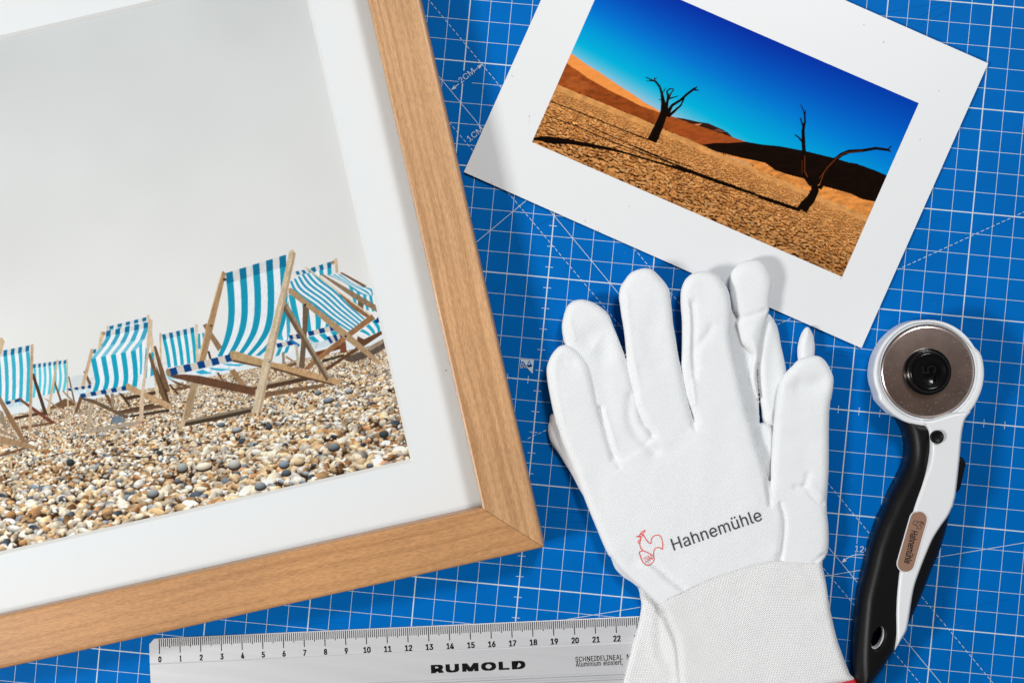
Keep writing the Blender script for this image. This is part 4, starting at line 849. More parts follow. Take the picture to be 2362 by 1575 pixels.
def paint_beach():
    C = Canvas(-480, -40, 985, 1400)
    X, Y = C.X, C.Y
    C.grain = (0.5 * vnoise(X, Y, 2.2, 3) + 0.5 * vnoise(X + Y * 0.3, Y * 0.25, 3.5, 4)).astype(np.float32)
    # pale overcast sky, a little greyer at the top
    t = np.clip((Y + 0.2 * X) / 800.0, 0, 1)[..., None]
    C.a[:] = np.array([205, 209, 210]) * (1 - t) + np.array([228, 227, 226]) * t
    C.a += (vnoise(X, Y, 190, 5) * 3.0 + vnoise(X, Y, 80, 6) * 1.5)[..., None]
    hor = lambda x: 962 - 0.192 * x
    # hazy sea and far pier
    C.poly([(-480, hor(-480) - 22), (985, hor(985) - 22), (985, hor(985)), (-480, hor(-480))], (224, 230, 233))
    C.poly(Q(0, 680, [(640, 780), (690, 745), (740, 735), (800, 745), (850, 790), (850, 830), (640, 850)]), (205, 212, 216), alpha=0.8)
    C.poly(Q(0, 680, [(660, 800), (1600, 600), (1600, 625), (660, 830)]), (210, 216, 220), alpha=0.7)
    # shingle
    C.poly([(-480, hor(-480)), (985, hor(985)), (985, 1400), (-480, 1400)], (58, 38, 26))
    pal = np.array([[214, 184, 146], [226, 204, 174], [196, 156, 112], [236, 226, 210], [178, 134, 92], [228, 212, 190], [205, 172, 130],
                    [238, 232, 222], [150, 108, 72], [206, 198, 190], [150, 156, 162], [112, 122, 132], [70, 80, 90], [190, 138, 100],
                    [232, 216, 192], [220, 190, 150], [124, 86, 56], [200, 190, 176]], float)
    wts = np.array([10, 12, 9, 12, 6, 10, 10, 8, 4, 4, 3.5, 3, 2.0, 3, 10, 10, 3, 4.0])
    wts /= wts.sum()
    rng = np.random.default_rng(5)
    d = 0.5
    nrm = math.hypot(1, 0.192)
    while d < 420:
        s = 1.9 + 0.043 * d if d < 130 else 7.5 + 0.052 * (d - 130)
        n = int(1500 / (0.66 * s))
        xs = rng.uniform(-490, 990, n)
        ci = rng.choice(len(pal), n, p=wts)
        sz = s * np.exp(rng.normal(0, 0.34, n)) * 0.62
        an = rng.normal(-0.19, 0.45, n)
        asp = rng.uniform(0.45, 0.8, n)
        jit = rng.normal(0, 0.22 * s, n)
        val = rng.uniform(0.70, 1.06, n)
        for x, c, z_, a_, q_, j_, v_ in zip(xs, ci, sz, an, asp, jit, val):
            y = hor(x) + d * nrm + j_
            if y > 1300 or (y < hor(x) + 0.4 * z_) or y > 1320 - 0.236 * (x + 0) + 40:
                continue
            col = np.clip(pal[c] * v_, 0, 250)
            if z_ > 2.6:
                C.ell(x + 0.3, y + 0.35 * z_ * q_ + 0.5, z_ * 1.05, z_ * q_ * 1.08, a_, (58, 38, 26))
            C.ell(x, y, z_, z_ * q_, a_, col, 0.55)
        d += 0.44 * s
    sh = 1 + 0.10 * vnoise(X, Y, 9, 8) + 0.09 * vnoise(X, Y, 3, 9)
    m = Y > hor(X)
    C.a[m] *= sh[m][:, None]
    T, T2, TD, WH, WB, NV, BG = (26, 160, 188), (62, 164, 194), (8, 108, 150), (236, 238, 242), (214, 214, 214), (4, 62, 122), (206, 198, 188)
    W1, W2, W3, W4 = (205, 182, 150), (160, 130, 98), (112, 84, 60), (74, 54, 40)
    G1, G2 = (150, 132, 112), (104, 90, 76)
    gr = 0.14
    A = lambda pts: Q(0, 680, pts)
    B = lambda pts: Q(350, 570, pts)
    Cc = lambda pts: Q(600, 570, pts)
    D = lambda pts: Q(300, 720, pts)

    def pl(pts, c, g_=gr):
        C.poly(pts, c, g_)

    def st(f, rows, cols, n):
        C.stripes([(f([r[0]])[0], f([r[1]])[0]) for r in rows], cols, n)

    # --- distant pair at far left
    st(A, [((308, 668), (606, 628)), ((312, 800), (618, 760)), ((300, 950), (600, 885))], [(84, 196, 214), WH], 13)
    st(A, [((306, 640), (612, 600)), ((306, 676), (610, 632))], [TD, WB], 13)
    pl(A([(600, 955), (700, 990), (700, 1015), (440, 1060), (440, 1045)]), W3)
    pl(A([(612, 590), (622, 590), (636, 1055), (620, 1055)]), W1)
    pl(A([(628, 755), (640, 752), (698, 1005), (684, 1010)]), W3)
    pl(A([(490, 795), (508, 790), (598, 1050), (578, 1055)]), W3)
    pl(A([(400, 950), (440, 965), (605, 1085), (590, 1090)]), W2)
    pl(A([(570, 885), (585, 882), (702, 1000), (695, 1015)]), W2)
    pl(A([(522, 598), (538, 600), (458, 1075), (428, 1085)]), W1)
    # --- left chair
    st(A, [((-36, 570), (272, 525)), ((-24, 700), (282, 665)), ((-16, 860), (276, 850)), ((-20, 1010), (268, 985))], [(56, 174, 198), WH], 9)
    st(A, [((-36, 525), (272, 465)), ((-36, 580), (268, 520))], [TD, WB], 9)
    pl(A([(60, 1010), (260, 985), (200, 1020), (90, 1040)]), (190, 214, 222))
    pl(A([(130, 1125), (410, 1075), (410, 1100), (135, 1150)]), W4)
    pl(A([(190, 1215), (480, 1170), (480, 1190), (200, 1240)]), W3)
    pl(A([(288, 730), (315, 722), (442, 1110), (408, 1108)]), W4)
    st(A, [((55, 985), (175, 955)), ((60, 1012), (180, 985))], [NV, BG], 3)
    pl(A([(160, 955), (185, 950), (516, 1180), (480, 1190), (330, 1090)]), (112, 64, 50))
    pl(A([(283, 460), (310, 452), (290, 1265), (262, 1270)]), (190, 160, 130))
    pl(A([(0, 1060), (30, 1080), (75, 1240), (50, 1255), (0, 1150)]), G1)
    pl(A([(0, 1240), (165, 1310), (150, 1330), (0, 1265)]), G1)
    pl(A([(0, 1470), (220, 1405), (240, 1420), (0, 1495)]), W3)
    pl(A([(0, 1295), (170, 1345), (330, 1395), (320, 1425), (0, 1370)]), W2)
    pl(A([(0, 930), (20, 960), (245, 1350), (210, 1365), (90, 1180), (0, 1000)]), (140, 108, 78))
    pl(A([(-20, 395), (20, 396), (45, 430), (10, 550), (-20, 560)]), W1)
    # --- small chair between
    st(B, [((428, 800), (500, 785)), ((425, 940), (540, 940))], [T, WH], 4)
    st(B, [((100, 850), (392, 785)), ((128, 980), (408, 930)), ((148, 1112), (418, 1060))], [(26, 164, 190), WH], 9)
    st(B, [((92, 808), (388, 738)), ((104, 855), (392, 785))], [TD, WB], 9)
    pl(B([(70, 793), (88, 793), (92, 1050), (76, 1050)]), W1)
    pl(B([(400, 712), (424, 710), (432, 1050), (408, 1060)]), (214, 198, 176))
    st(B, [((215, 1105), (335, 1078)), ((222, 1120), (340, 1095))], [NV, BG], 3)
    pl(B([(120, 1140), (240, 1215), (150, 1215)]), (150, 205, 220))
    pl(B([(150, 1210), (300, 1265), (400, 1290), (400, 1310), (240, 1270)]), W3)
    pl(B([(170, 1260), (250, 1350), (235, 1362), (160, 1275)]), W4)
    pl(B([(200, 1300), (420, 1265), (430, 1285), (210, 1330)]), W3)
    pl(B([(410, 1230), (445, 1230), (435, 1370), (412, 1370)]), (200, 184, 162))
    pl(B([(512, 960), (535, 960), (560, 1060), (545, 1070)]), W4)
    pl(B([(570, 1120), (590, 1110), (660, 1220), (640, 1225)]), W3)
    pl(B([(15, 915), (40, 910), (165, 1430), (140, 1450)]), W3)
    pl(B([(0, 1000), (20, 1030), (170, 1440), (140, 1460), (0, 1080)]), W4)
    # --- double chair in the middle
    pl(A([(1090, 1070), (1420, 1000), (1420, 1030), (1100, 1100)]), W4)
    pl(A([(1150, 940), (1568, 860), (1568, 890), (1160, 975)]), W4)
    pl(A([(960, 910), (1000, 920), (1060, 1040), (1030, 1050)]), W3)
    pl(A([(1020, 910), (1050, 910), (1056, 1040), (1030, 1040)]), G1)
    pl(A([(1090, 900), (1130, 910), (1210, 1020), (1190, 1030)]), W4)
    st(A, [((1010, 320), (1350, 250)), ((1010, 350), (1352, 300))], [T2, WH], 9)
    st(A, [((1008, 290), (1352, 205)), ((1010, 318), (1352, 240))], [TD, WB], 9)
    pl(A([(985, 285), (1003, 282), (1003, 335), (985, 335)]), W1)
    pl(A([(1352, 190), (1380, 180), (1425, 480), (1470, 940), (1440, 950), (1400, 560)]), (214, 194, 168))
    pl(A([(855, 505), (890, 500), (880, 540), (855, 540)]), TD)
    st(A, [((1320, 470), (1420, 540)), ((1290, 790), (1420, 740))], [WH, T, WH, T], 4)
    st(A, [((985, 345), (1372, 262)), ((975, 400), (1368, 310)), ((925, 480), (1335, 405))], [T2, WH], 9)
    st(A, [((980, 335), (1370, 252)), ((975, 385), (1368, 300))], [TD, WB], 9)
    st(A, [((925, 480), (1335, 405)), ((838, 592), (1252, 512))], [(118, 192, 214), (240, 241, 243)], 9)
    C.stripes([(A([p])[0], A([q])[0]) for p, q in (((1252, 512), (1340, 400)), ((1268, 640), (1335, 600)), ((1270, 745), (1325, 720)))], [WH, (60, 182, 210)], 3)
    pl(A([(620, 862), (700, 885), (850, 870), (850, 905), (740, 920)]), (200, 222, 230))
    st(A, [((620, 865), (842, 828)), ((640, 885), (842, 860))], [NV, BG], 7)
    st(A, [((838, 592), (1252, 512)), ((868, 740), (1268, 650)), ((878, 810), (1272, 760)), ((852, 898), (1262, 848))], [(16, 160, 190), WH], 9)
    pl(A([(930, 336), (968, 345), (930, 490), (902, 498)]), W1)
    pl(A([(940, 338), (972, 344), (970, 368), (945, 372)]), W2)
    pl(A([(768, 705), (790, 705), (845, 820), (820, 830)]), W3)
    pl(A([(838, 495), (866, 500), (782, 838), (748, 838)]), (196, 168, 136))
    pl(A([(735, 930), (770, 935), (712, 1090), (680, 1110)]), W3)
    pl(A([(830, 1000), (862, 1004), (832, 1262), (788, 1275)]), (178, 160, 140))
    pl(A([(690, 1090), (830, 1075), (830, 1090), (690, 1105)]), (170, 152, 132))
    pl(A([(815, 1265), (830, 1240), (1285, 1160), (1285, 1195), (815, 1275)]), (166, 152, 136))
    pl(A([(1200, 1110), (1568, 1050), (1568, 1075), (1200, 1130)]), (58, 52, 44))
    pl(A([(1020, 1175), (1045, 1120), (1090, 1112), (1165, 1150), (1150, 1175), (1060, 1185)]), (112, 128, 140))
    pl(A([(1110, 1075), (1540, 1000), (1560, 1030), (1110, 1100)]), (98, 72, 54))
    pl(A([(740, 940), (870, 965), (1190, 1120), (1170, 1145), (880, 1010), (750, 965)]), (104, 84, 66))
    st(A, [((735, 915), (1165, 838)), ((752, 950), (1175, 878))], [NV, BG], 9)
    pl(A([(1362, 540), (1388, 532), (1565, 1040), (1530, 1055), (1440, 800)]), W3)
    pl(A([(1415, 475), (1440, 472), (1570, 880), (1550, 905)]), W3)
    pl(A([(1160, 825), (1185, 815), (1300, 880), (1568, 1000), (1568, 1062), (1320, 940), (1165, 875)]), (190, 154, 116))
    pl(A([(1368, 222), (1408, 228), (1405, 290), (1330, 900), (1322, 1165), (1282, 1165), (1290, 980), (1350, 560)]), (206, 182, 156))
    # --- group at right of the front chair
    st(Cc, [((455, 205), (655, 140)), ((480, 270), (660, 250))], [(30, 160, 190), WH], 5)
    st(Cc, [((470, 192), (652, 135)), ((485, 232), (658, 190))], [TD, WB], 5)
    pl(Cc([(650, 135), (690, 120), (690, 150), (655, 165)]), W2)
    pl(Cc([(683, 105), (712, 105), (722, 240), (697, 240)]), (200, 178, 150))
    st(Cc, [((262, 440), (760, 440)), ((300, 620), (770, 640)), ((350, 790), (720, 750))], [T, WH], 9)
    pl(Cc([(430, 850), (640, 800), (660, 900), (470, 950)]), (200, 214, 222))
    st(Cc, [((440, 780), (690, 718)), ((452, 820), (700, 765))], [NV, BG], 5)
    st(Cc, [((440, 830), (700, 770)), ((500, 880), (740, 830))], [T, WH], 5)
    st(Cc, [((610, 830), (760, 790)), ((650, 890), (770, 840))], [NV, BG], 5)
    st(Cc, [((150, 890), (290, 862)), ((160, 930), (310, 900))], [NV, BG], 3)
    st(Cc, [((170, 930), (310, 905)), ((140, 1010), (290, 960))], [T, WH], 4)
    pl(Cc([(160, 850), (220, 600), (262, 500), (280, 780), (250, 870)]), (60, 170, 200))
    pl(Cc([(200, 800), (240, 640), (250, 850), (220, 870)]), WH)
    st(Cc, [((265, 812), (360, 800)), ((275, 850), (372, 845))], [NV, BG], 3)
    pl(Cc([(262, 860), (290, 850), (370, 900), (350, 925)]), (30, 110, 170))
    pl(Cc([(200, 970), (225, 965), (232, 1080), (205, 1080)]), G1)
    pl(Cc([(240, 1000), (320, 1050), (310, 1065), (235, 1020)]), W2)
    pl(Cc([(320, 900), (345, 900), (372, 1110), (345, 1110)]), (190, 178, 160))
    pl(Cc([(500, 970), (760, 900), (770, 930), (510, 1010)]), (110, 60, 40))
    pl(Cc([(570, 1040), (770, 985), (775, 1005), (580, 1065)]), (60, 56, 48))
    pl(Cc([(740, 880), (790, 870), (800, 970), (740, 975)]), (120, 70, 48))
    pl(Cc([(130, 1120), (330, 1060), (340, 1085), (130, 1150)]), W3)
    st(Cc, [((820, 360), (1060, 440)), ((880, 560), (1080, 600))], [T, WH], 8)
    st(Cc, [((610, 250), (770, 255)), ((780, 330), (900, 350)), ((900, 420), (1050, 375)), ((990, 450), (1056, 440))], [(60, 160, 190), WH], 6)
    pl(Cc([(735, 240), (755, 232), (985, 358), (960, 372)]), W3)
    pl(Cc([(905, 470), (965, 480), (950, 570), (900, 550)]), G2)
    pl(Cc([(1000, 940), (1140, 860), (1160, 930), (1040, 1000), (870, 1060), (790, 1050), (800, 1010)]), (92, 80, 70))
    pl(Cc([(1000, 920), (1145, 840), (1145, 880), (1010, 960)]), (150, 132, 114))
    st(Cc, [((890, 800), (1090, 640)), ((940, 810), (1130, 720)), ((980, 825), (1128, 775))], [WH, T], 7)
    pl(Cc([(1050, 690), (1090, 640), (1110, 690), (1080, 700)]), NV)
    st(Cc, [((470, 200), (275, 320)), ((560, 300), (330, 420)), ((690, 400), (500, 540)), ((810, 520), (650, 660)), ((965, 660), (830, 780))], [(34, 150, 184), WH], 11)
    st(Cc, [((460, 200), (300, 230)), ((490, 235), (310, 262))], [TD, WB], 6)
    pl(Cc([(900, 820), (960, 850), (1120, 770), (1130, 800), (620, 1138), (600, 1115), (880, 930)]), (98, 66, 46))
    pl(Cc([(552, 250), (572, 245), (1078, 540), (1088, 605), (860, 470)]), (138, 116, 92))
    pl(Cc([(405, 185), (430, 182), (760, 430), (1040, 635), (990, 655), (860, 570), (690, 390)]), (140, 100, 72))
    pl(Cc([(405, 185), (430, 182), (760, 430), (1040, 635), (1020, 640), (740, 430)]), (214, 196, 164))
    pl(Cc([(1000, 640), (1030, 620), (1062, 660), (830, 830), (560, 1040), (440, 1135), (405, 1120), (500, 1030), (790, 800)]), (150, 108, 74))
    pl(Cc([(395, 512), (425, 500), (456, 515), (430, 800), (408, 1120), (358, 1112), (390, 740)]), (106, 88, 70))
    pl(Cc([(262, 380), (290, 378), (560, 590), (820, 795), (1112, 1055), (1060, 1060), (780, 845), (540, 640), (262, 425)]), (172, 142, 108))
    C.ell(600 + 790 / 4, 570 + 822 / 4, 2.6, 2.6, 0, (30, 26, 24))
    C.ell(600 + 415 / 4, 570 + 533 / 4, 2.6, 2.6, 0, (30, 26, 24))
    # --- front chair
    pl(B([(470, 720), (505, 703), (560, 790), (650, 920), (612, 960), (545, 850)]), (142, 112, 82))
    pl(B([(715, 1140), (765, 1122), (872, 1278), (820, 1285)]), (150, 118, 86))
    pl(B([(880, 1290), (1060, 1250), (1440, 1195), (1568, 1180), (1568, 1200), (1440, 1230), (1050, 1312), (880, 1310)]), (78, 58, 44))
    pl(B([(880, 1285), (1060, 1250), (1380, 1195), (1380, 1203), (1050, 1272), (890, 1300)]), (170, 150, 124))
    pl(Cc([(30, 1345), (60, 1335), (590, 1258), (600, 1290), (100, 1375), (40, 1392)]), (120, 92, 68))
    st(B, [((685, 300), (1240, 130)), ((698, 400), (1250, 300)), ((706, 540), (1252, 480)), ((704, 660), (1240, 640)), ((688, 770), (1200, 780)), ((655, 890), (1110, 900)), ((606, 1010), (1000, 1000))], [(18, 148, 178), (232, 235, 239)], 9)
    st(B, [((684, 240), (1238, 70)), ((690, 290), (1240, 125)), ((697, 338), (1240, 175))], [(6, 112, 150), (212, 212, 212)], 9)
    pl(B([(320, 1168), (600, 1090), (745, 1050), (870, 1080), (800, 1112), (700, 1136), (560, 1168), (450, 1176)]), (226, 232, 238))
    for s in ([(400, 1150), (470, 1130), (560, 1165), (450, 1172)], [(520, 1110), (640, 1120), (740, 1125), (640, 1142), (560, 1130)], [(640, 1070), (760, 1080), (862, 1080), (800, 1098), (700, 1092)]):
        pl(B(s), (40, 170, 204), 0.05)
    pl(D([(490, 1005), (1122, 866), (1115, 925), (860, 985), (500, 1055)]), (70, 56, 44))
    pl(D([(490, 1005), (1122, 866), (1120, 890), (800, 960), (495, 1022)]), (140, 124, 104))
    pl(B([(640, 228), (660, 222), (686, 245), (492, 1058), (418, 1058), (470, 860)]), (168, 134, 98))
    pl(B([(640, 228), (655, 222), (500, 760), (440, 1058), (418, 1058), (470, 860)]), (216, 194, 162))
    pl(B([(655, 290), (690, 285), (690, 310), (662, 315)]), (70, 56, 46))
    pl(B([(370, 1235), (436, 1248), (352, 1575), (285, 1575)]), (172, 148, 116))
    pl(D([(525, 810), (550, 800), (500, 1060), (450, 1075)]), (196, 174, 142))
    pl(D([(525, 800), (605, 680), (556, 965), (492, 1010)]), (162, 136, 106))
    pl(B([(140, 1180), (300, 1172), (440, 1185), (960, 1298), (952, 1368), (870, 1352), (440, 1262), (200, 1205)]), (100, 68, 50))
    st(B, [((160, 1122), (735, 985)), ((180, 1185), (755, 1048))], [NV, BG], 9)
    C.ell(350 + 152 / 4, 570 + 1155 / 4, 5, 9, -0.2, (156, 124, 90))
    pl(B([(725, 960), (760, 955), (1040, 1040), (1015, 1108), (745, 1050), (722, 1010)]), (186, 154, 112))
    pl(B([(745, 1042), (760, 1038), (1018, 1098), (1015, 1112), (745, 1056)]), (96, 72, 52))
    pl(Cc([(95, 1055), (440, 1140), (745, 1228), (735, 1260), (680, 1272), (440, 1216), (90, 1112)]), (190, 152, 112))
    pl(Cc([(90, 1100), (440, 1200), (680, 1262), (680, 1275), (440, 1222), (88, 1116)]), (90, 66, 48))
    pl(Cc([(186, 535), (245, 508), (642, 1200), (612, 1238)]), (104, 84, 66))
    pl(Cc([(215, 515), (245, 508), (642, 1200), (628, 1215)]), (150, 130, 104))
    pl(B([(1268, 40), (1300, 20), (1330, 62), (1240, 470), (1100, 1100), (1010, 1520), (918, 1535), (1010, 1120), (1190, 400)]), (206, 186, 158))
    pl(B([(1310, 40), (1330, 62), (1240, 470), (1100, 1100), (1012, 1520), (985, 1525), (1090, 1060), (1210, 500)]), (176, 154, 126))
    C.ell(350 + 1083 / 4, 570 + 1053 / 4, 3.2, 3.6, 0, (90, 82, 76)); C.ell(350 + 1080 / 4, 570 + 1050 / 4, 1.8, 2, 0, (215, 215, 215))
    C.ell(350 + 1240 / 4, 570 + 528 / 4, 2.8, 3.2, 0, (80, 72, 66)); C.ell(350 + 1238 / 4, 570 + 525 / 4, 1.5, 1.6, 0, (220, 220, 220))
    C.ell(350 + 548 / 4, 570 + 725 / 4, 2.2, 2.6, 0, (40, 34, 30))
    # larger stones and a twig in the foreground
    for x, y, a_, b_, c in ((600 + 630 / 4, 570 + 1408 / 4, 15, 7, (128, 136, 144)), (600 + 820 / 4, 570 + 1325 / 4, 11, 6.5, (150, 156, 160)), (600 + 530 / 4, 570 + 1340 / 4, 9, 6, (122, 130, 136)),
                            (162, 1065, 11, 9, (50, 60, 66)), (352, 1137, 16, 11, (140, 144, 146)), (300 + 960 / 4, 720 + 1400 / 4, 17, 13, (176, 174, 168)), (300 + 1420 / 4, 720 + 1400 / 4, 14, 10, (128, 140, 154)),
                            (300 + 480 / 4, 720 + 1430 / 4, 15, 12, (150, 152, 148)), (300 + 840 / 4, 720 + 1035 / 4, 10, 6, (104, 116, 126)), (300 + 985 / 4, 720 + 1080 / 4, 15, 7, (156, 158, 160)), (300 + 1280 / 4, 720 + 1050 / 4, 9, 8, (70, 80, 88)),
                            (660, 1090, 13, 8, (80, 90, 100)), (600, 1120, 15, 10, (128, 134, 140)), (770, 1030, 16, 10, (110, 118, 124)), (885, 1000, 12, 9, (60, 68, 72)), (470, 1075, 22, 11, (226, 212, 190)), (690, 1065, 15, 9, (196, 170, 134))):
        C.ell(x + 1, y + b_ * 0.35, a_ * 0.9, b_ * 0.8, -0.2, (50, 36, 28))
        C.ell(x, y, a_ * 0.85, b_ * 0.8, -0.2, c, 0.5)
    C.limb([(253, 1047, 1.5), (290, 1052, 2.2), (345, 1055, 2.6)], (52, 48, 44))
    C.limb([(135, 1058, 1), (165, 1046, 1.4), (175, 1046, 1)], (60, 50, 44))
    C.blur(1)
    C.a += np.random.default_rng(9).normal(0, 1.6, C.a.shape[:2])[..., None]
    return C


def paint_desert():
    C = Canvas(1190, -110, 2150, 670)
    X, Y = C.X, C.Y
    C.grain = (0.6 * vnoise(X * 0.4 + Y * 0.4, Y, 5, 13) + 0.4 * vnoise(X, Y, 2.0, 14)).astype(np.float32)
    up = np.array([177, -401.0]) / 438.3
    rt = np.array([716, 311.0]) / 780.6
    v = (X - 1227) * up[0] + (Y - 327.5) * up[1]
    u = (X - 1227) * rt[0] + (Y - 327.5) * rt[1]
    # deep blue to cyan sky; the pale band hangs lower towards the right
    h = np.clip((v - (215 - 0.11 * u)) / (438 - (215 - 0.11 * u)), 0, 1)
    kx = [0, 0.06, 0.17, 0.34, 0.55, 0.78, 1.0]
    kc = np.array([[140, 190, 216], [88, 186, 216], [0, 174, 216], [0, 150, 214], [0, 112, 204], [0, 76, 184], [0, 46, 160]], float)
    for c in range(3):
        C.a[..., c] = np.interp(h, kx, kc[:, c])
    C.a[..., 1] += np.clip(u - 400, 0, 400) * 0.045 * h
    C.a[..., 2] += np.clip(u - 400, 0, 400) * 0.03 * h
    z5 = lambda p: Q(1450, 150, p)
    z6 = lambda p: Q(1750, 200, p)
    z7 = lambda p: Q(1200, 100, p)
    # hazy far dunes
    C.poly(z5([(440, 486), (520, 498), (650, 528), (740, 540), (800, 570), (880, 605), (920, 628), (960, 670), (800, 650), (600, 570)]), (48, 24, 18), 0.15)
    C.poly(z5([(588, 548), (680, 542), (640, 566)]), (200, 130, 84))
    C.poly(z5([(780, 600), (830, 590), (900, 622), (850, 622)]), (120, 66, 44))
    # brown shaded dune and its lit crest
    C.poly(z7([(430, 178), (560, 240), (800, 400), (1290, 632)]) + z5([(400, 475), (490, 508), (600, 548), (700, 580), (800, 613), (950, 665), (1090, 712), (1060, 740), (700, 760), (540, 680), (350, 608), (240, 562), (0, 462)]) + z7([(700, 530), (340, 384)]), (154, 75, 29), 0.16)
    C.poly(z5([(360, 560), (600, 600), (1050, 712), (800, 722), (680, 740), (540, 690)]), (158, 74, 32), 0.12)
    C.poly(z7([(560, 300), (800, 430), (1240, 640), (1230, 745), (900, 610), (600, 480)]), (126, 57, 20), 0.2, 0.5)
    C.poly(z7([(390, 330), (470, 300), (640, 370), (720, 430), (560, 430), (440, 400)]), (160, 84, 40), 0.2, 0.6)
    C.poly(z7([(468, 92), (560, 160), (640, 215), (720, 262), (850, 350), (950, 418), (1050, 478), (1150, 550), (1230, 593), (1292, 632), (1280, 640), (1180, 600), (1100, 575), (960, 500), (830, 440), (700, 365), (620, 320), (540, 260), (480, 224), (425, 180)]), (238, 148, 72), 0.05)
    # lit strip under the black dune
    C.poly(z5([(690, 745), (800, 800), (900, 820), (1050, 860), (1300, 900), (1568, 1020)]) + z6([(420, 850), (600, 910), (850, 985), (1075, 1060), (1020, 1200), (600, 1025), (400, 940), (0, 775)]) + z5([(1100, 905), (880, 830)]), (216, 138, 68), 0.22)
    C.poly(z5([(680, 737), (800, 720), (900, 722), (1085, 710), (1230, 735), (1390, 750), (1568, 780)]) + z6([(200, 553), (390, 588), (450, 600), (700, 660), (830, 700), (900, 710), (1050, 765), (1190, 822), (1075, 1062), (960, 1040), (850, 988), (600, 918), (420, 850), (300, 820), (200, 788), (146, 768), (112, 740), (60, 704), (0, 690)]) + z5([(1050, 860), (900, 822), (800, 800)]), (20, 9, 5), 0.3)
    base = lambda uu: 0
    # ground plain
    line = z7([(300, 365), (700, 527), (1240, 752)]) + z5([(350, 605), (540, 680), (700, 752), (900, 838), (1100, 908)]) + z6([(0, 772), (400, 938), (600, 1025), (1030, 1205)])
    C.poly(line + [(1960, 660), (1190, 660), (1190, 330)], (208, 146, 84), 0.06)
    L = np.array(line)
    dist = lambda x: np.interp(x, L[:, 0], L[:, 1])
    rng = np.random.default_rng(21)
    ang = math.atan2(rt[1], rt[0])
    vd = -v + 0
    # thin streaks close to the foot of the dunes, then cracked mud in perspective
    ground = Y > dist(X)
    dep = (Y - dist(X)) * 0.917
    st_ = vnoise(u, v * 5.0, 22, 31) * 0.5 + vnoise(u, v * 3, 6, 32) * 0.5
    k = np.where(ground, 1 + 0.10 * st_ * np.clip(1.2 - dep / 50, 0, 1), 1)
    C.a *= k[..., None]
    d = 13.0
    while d < 225:
        s = 0.9 + 0.026 * d
        n = int(900 / (1.45 * s))
        us = rng.uniform(-60, 860, n)
        for uu in us:
            x = 1227 + rt[0] * uu
            # walk down from the foot line of the dunes
            y = dist(x) + d / 0.917 + rng.normal(0, 0.25 * s)
            x += rng.normal(0, 0.4)
            if y > 670 or x > 2140:
                continue
            f = min(1, d / 130)
            if rng.random() < 0.4 + 0.6 * f:
                C.ell(x + 0.3, y + 0.55 * s, s * 1.5, s * 0.62, ang + rng.normal(0, 0.12), (np.array([140, 84, 38]) * (1 - f) + np.array([48, 22, 8]) * f))
                c = np.array([[216, 150, 86], [202, 134, 72], [230, 168, 104], [186, 118, 60]][rng.integers(4)], float) * rng.uniform(0.88, 1.08)
                C.ell(x, y, s * rng.uniform(1.0, 1.5), s * rng.uniform(0.42, 0.62), ang + rng.normal(0, 0.22), c * (1 - 0.10 * f), 0.22)
        d += 0.95 * s
    # darker towards the near right corner
    m = np.clip((dep - 60) / 150, 0, 1) * np.clip((u - 250) / 450, 0, 1) * ground
    C.a *= (1 - 0.14 * m)[..., None]
    C.a[..., :] *= np.where(ground, 1 + 0.07 * vnoise(u, v, 14, 33), 1)[..., None]
    BK, BR = (16, 8, 4), (46, 20, 8)
    z = lambda f, pts: [(a[0], a[1], p[2] / 4.0) for a, p in zip(f(pts), pts)]
    C.limb(z(z7, [(275, 537, 9), (480, 612, 9), (700, 700, 9), (960, 805, 9), (1175, 888, 12)]), BK)
    C.limb(z(z7, [(215, 662, 6), (520, 765, 9), (900, 930, 9), (1200, 1040, 9), (1568, 1170, 9)]), BK)
    C.limb(z(z5, [(400, 925, 9), (560, 970, 9), (900, 1090, 10), (1150, 1180, 8)]), BK)
    C.limb(z(z7, [(612, 745, 5), (800, 842, 8), (1200, 1015, 8), (1568, 1140, 8)]), BK)
    C.limb(z(z5, [(0, 735, 8), (400, 905, 8), (700, 1020, 9), (900, 1090, 10)]), BK)
    C.limb(z(z7, [(118, 885, 20), (180, 880, 40), (250, 890, 62), (330, 900, 62), (450, 910, 46), (600, 935, 36), (800, 970, 28), (1000, 1020, 18), (1200, 1082, 16), (1568, 1195, 16)]), BK)
    C.limb(z(z5, [(0, 825, 14), (250, 895, 16), (560, 985, 20), (850, 1090, 24), (1150, 1190, 20), (1568, 1330, 22)]), BK)
    C.limb(z(z6, [(0, 1020, 20), (200, 1085, 22), (370, 1140, 26)]), BK)
    for pt in range(46):
        uu = rng.uniform(0, 700)
        x = 1235 + rt[0] * uu
        C.ell(x, dist(x) - rng.uniform(0, 2), rng.uniform(1, 3), rng.uniform(0.6, 1.3), ang, (50, 22, 10))
    # two dead trees
    C.limb(z(z5, [(215, 705, 92), (245, 640, 84), (290, 540, 78), (325, 450, 66), (322, 360, 44), (306, 260, 24), (288, 205, 20), (250, 155, 18), (220, 145, 14), (160, 115, 6)]), BK)
    C.limb(z(z5, [(245, 155, 12), (238, 125, 12), (258, 125, 8)]), BR)
    C.limb(z(z5, [(215, 150, 8), (168, 146, 5)]), BK)
    C.limb(z(z5, [(312, 260, 10), (344, 212, 5)]), BK)
    C.limb(z(z5, [(300, 325, 8), (280, 320, 5)]), BK)
    C.limb(z(z5, [(345, 425, 34), (358, 335, 24), (366, 290, 26), (352, 245, 12), (378, 222, 12), (410, 222, 8), (415, 240, 8)]), BK)
    C.limb(z(z5, [(372, 300, 22), (392, 262, 12), (412, 232, 10)]), BR)
    C.limb(z(z5, [(372, 312, 18), (410, 302, 10), (455, 288, 5)]), BK)
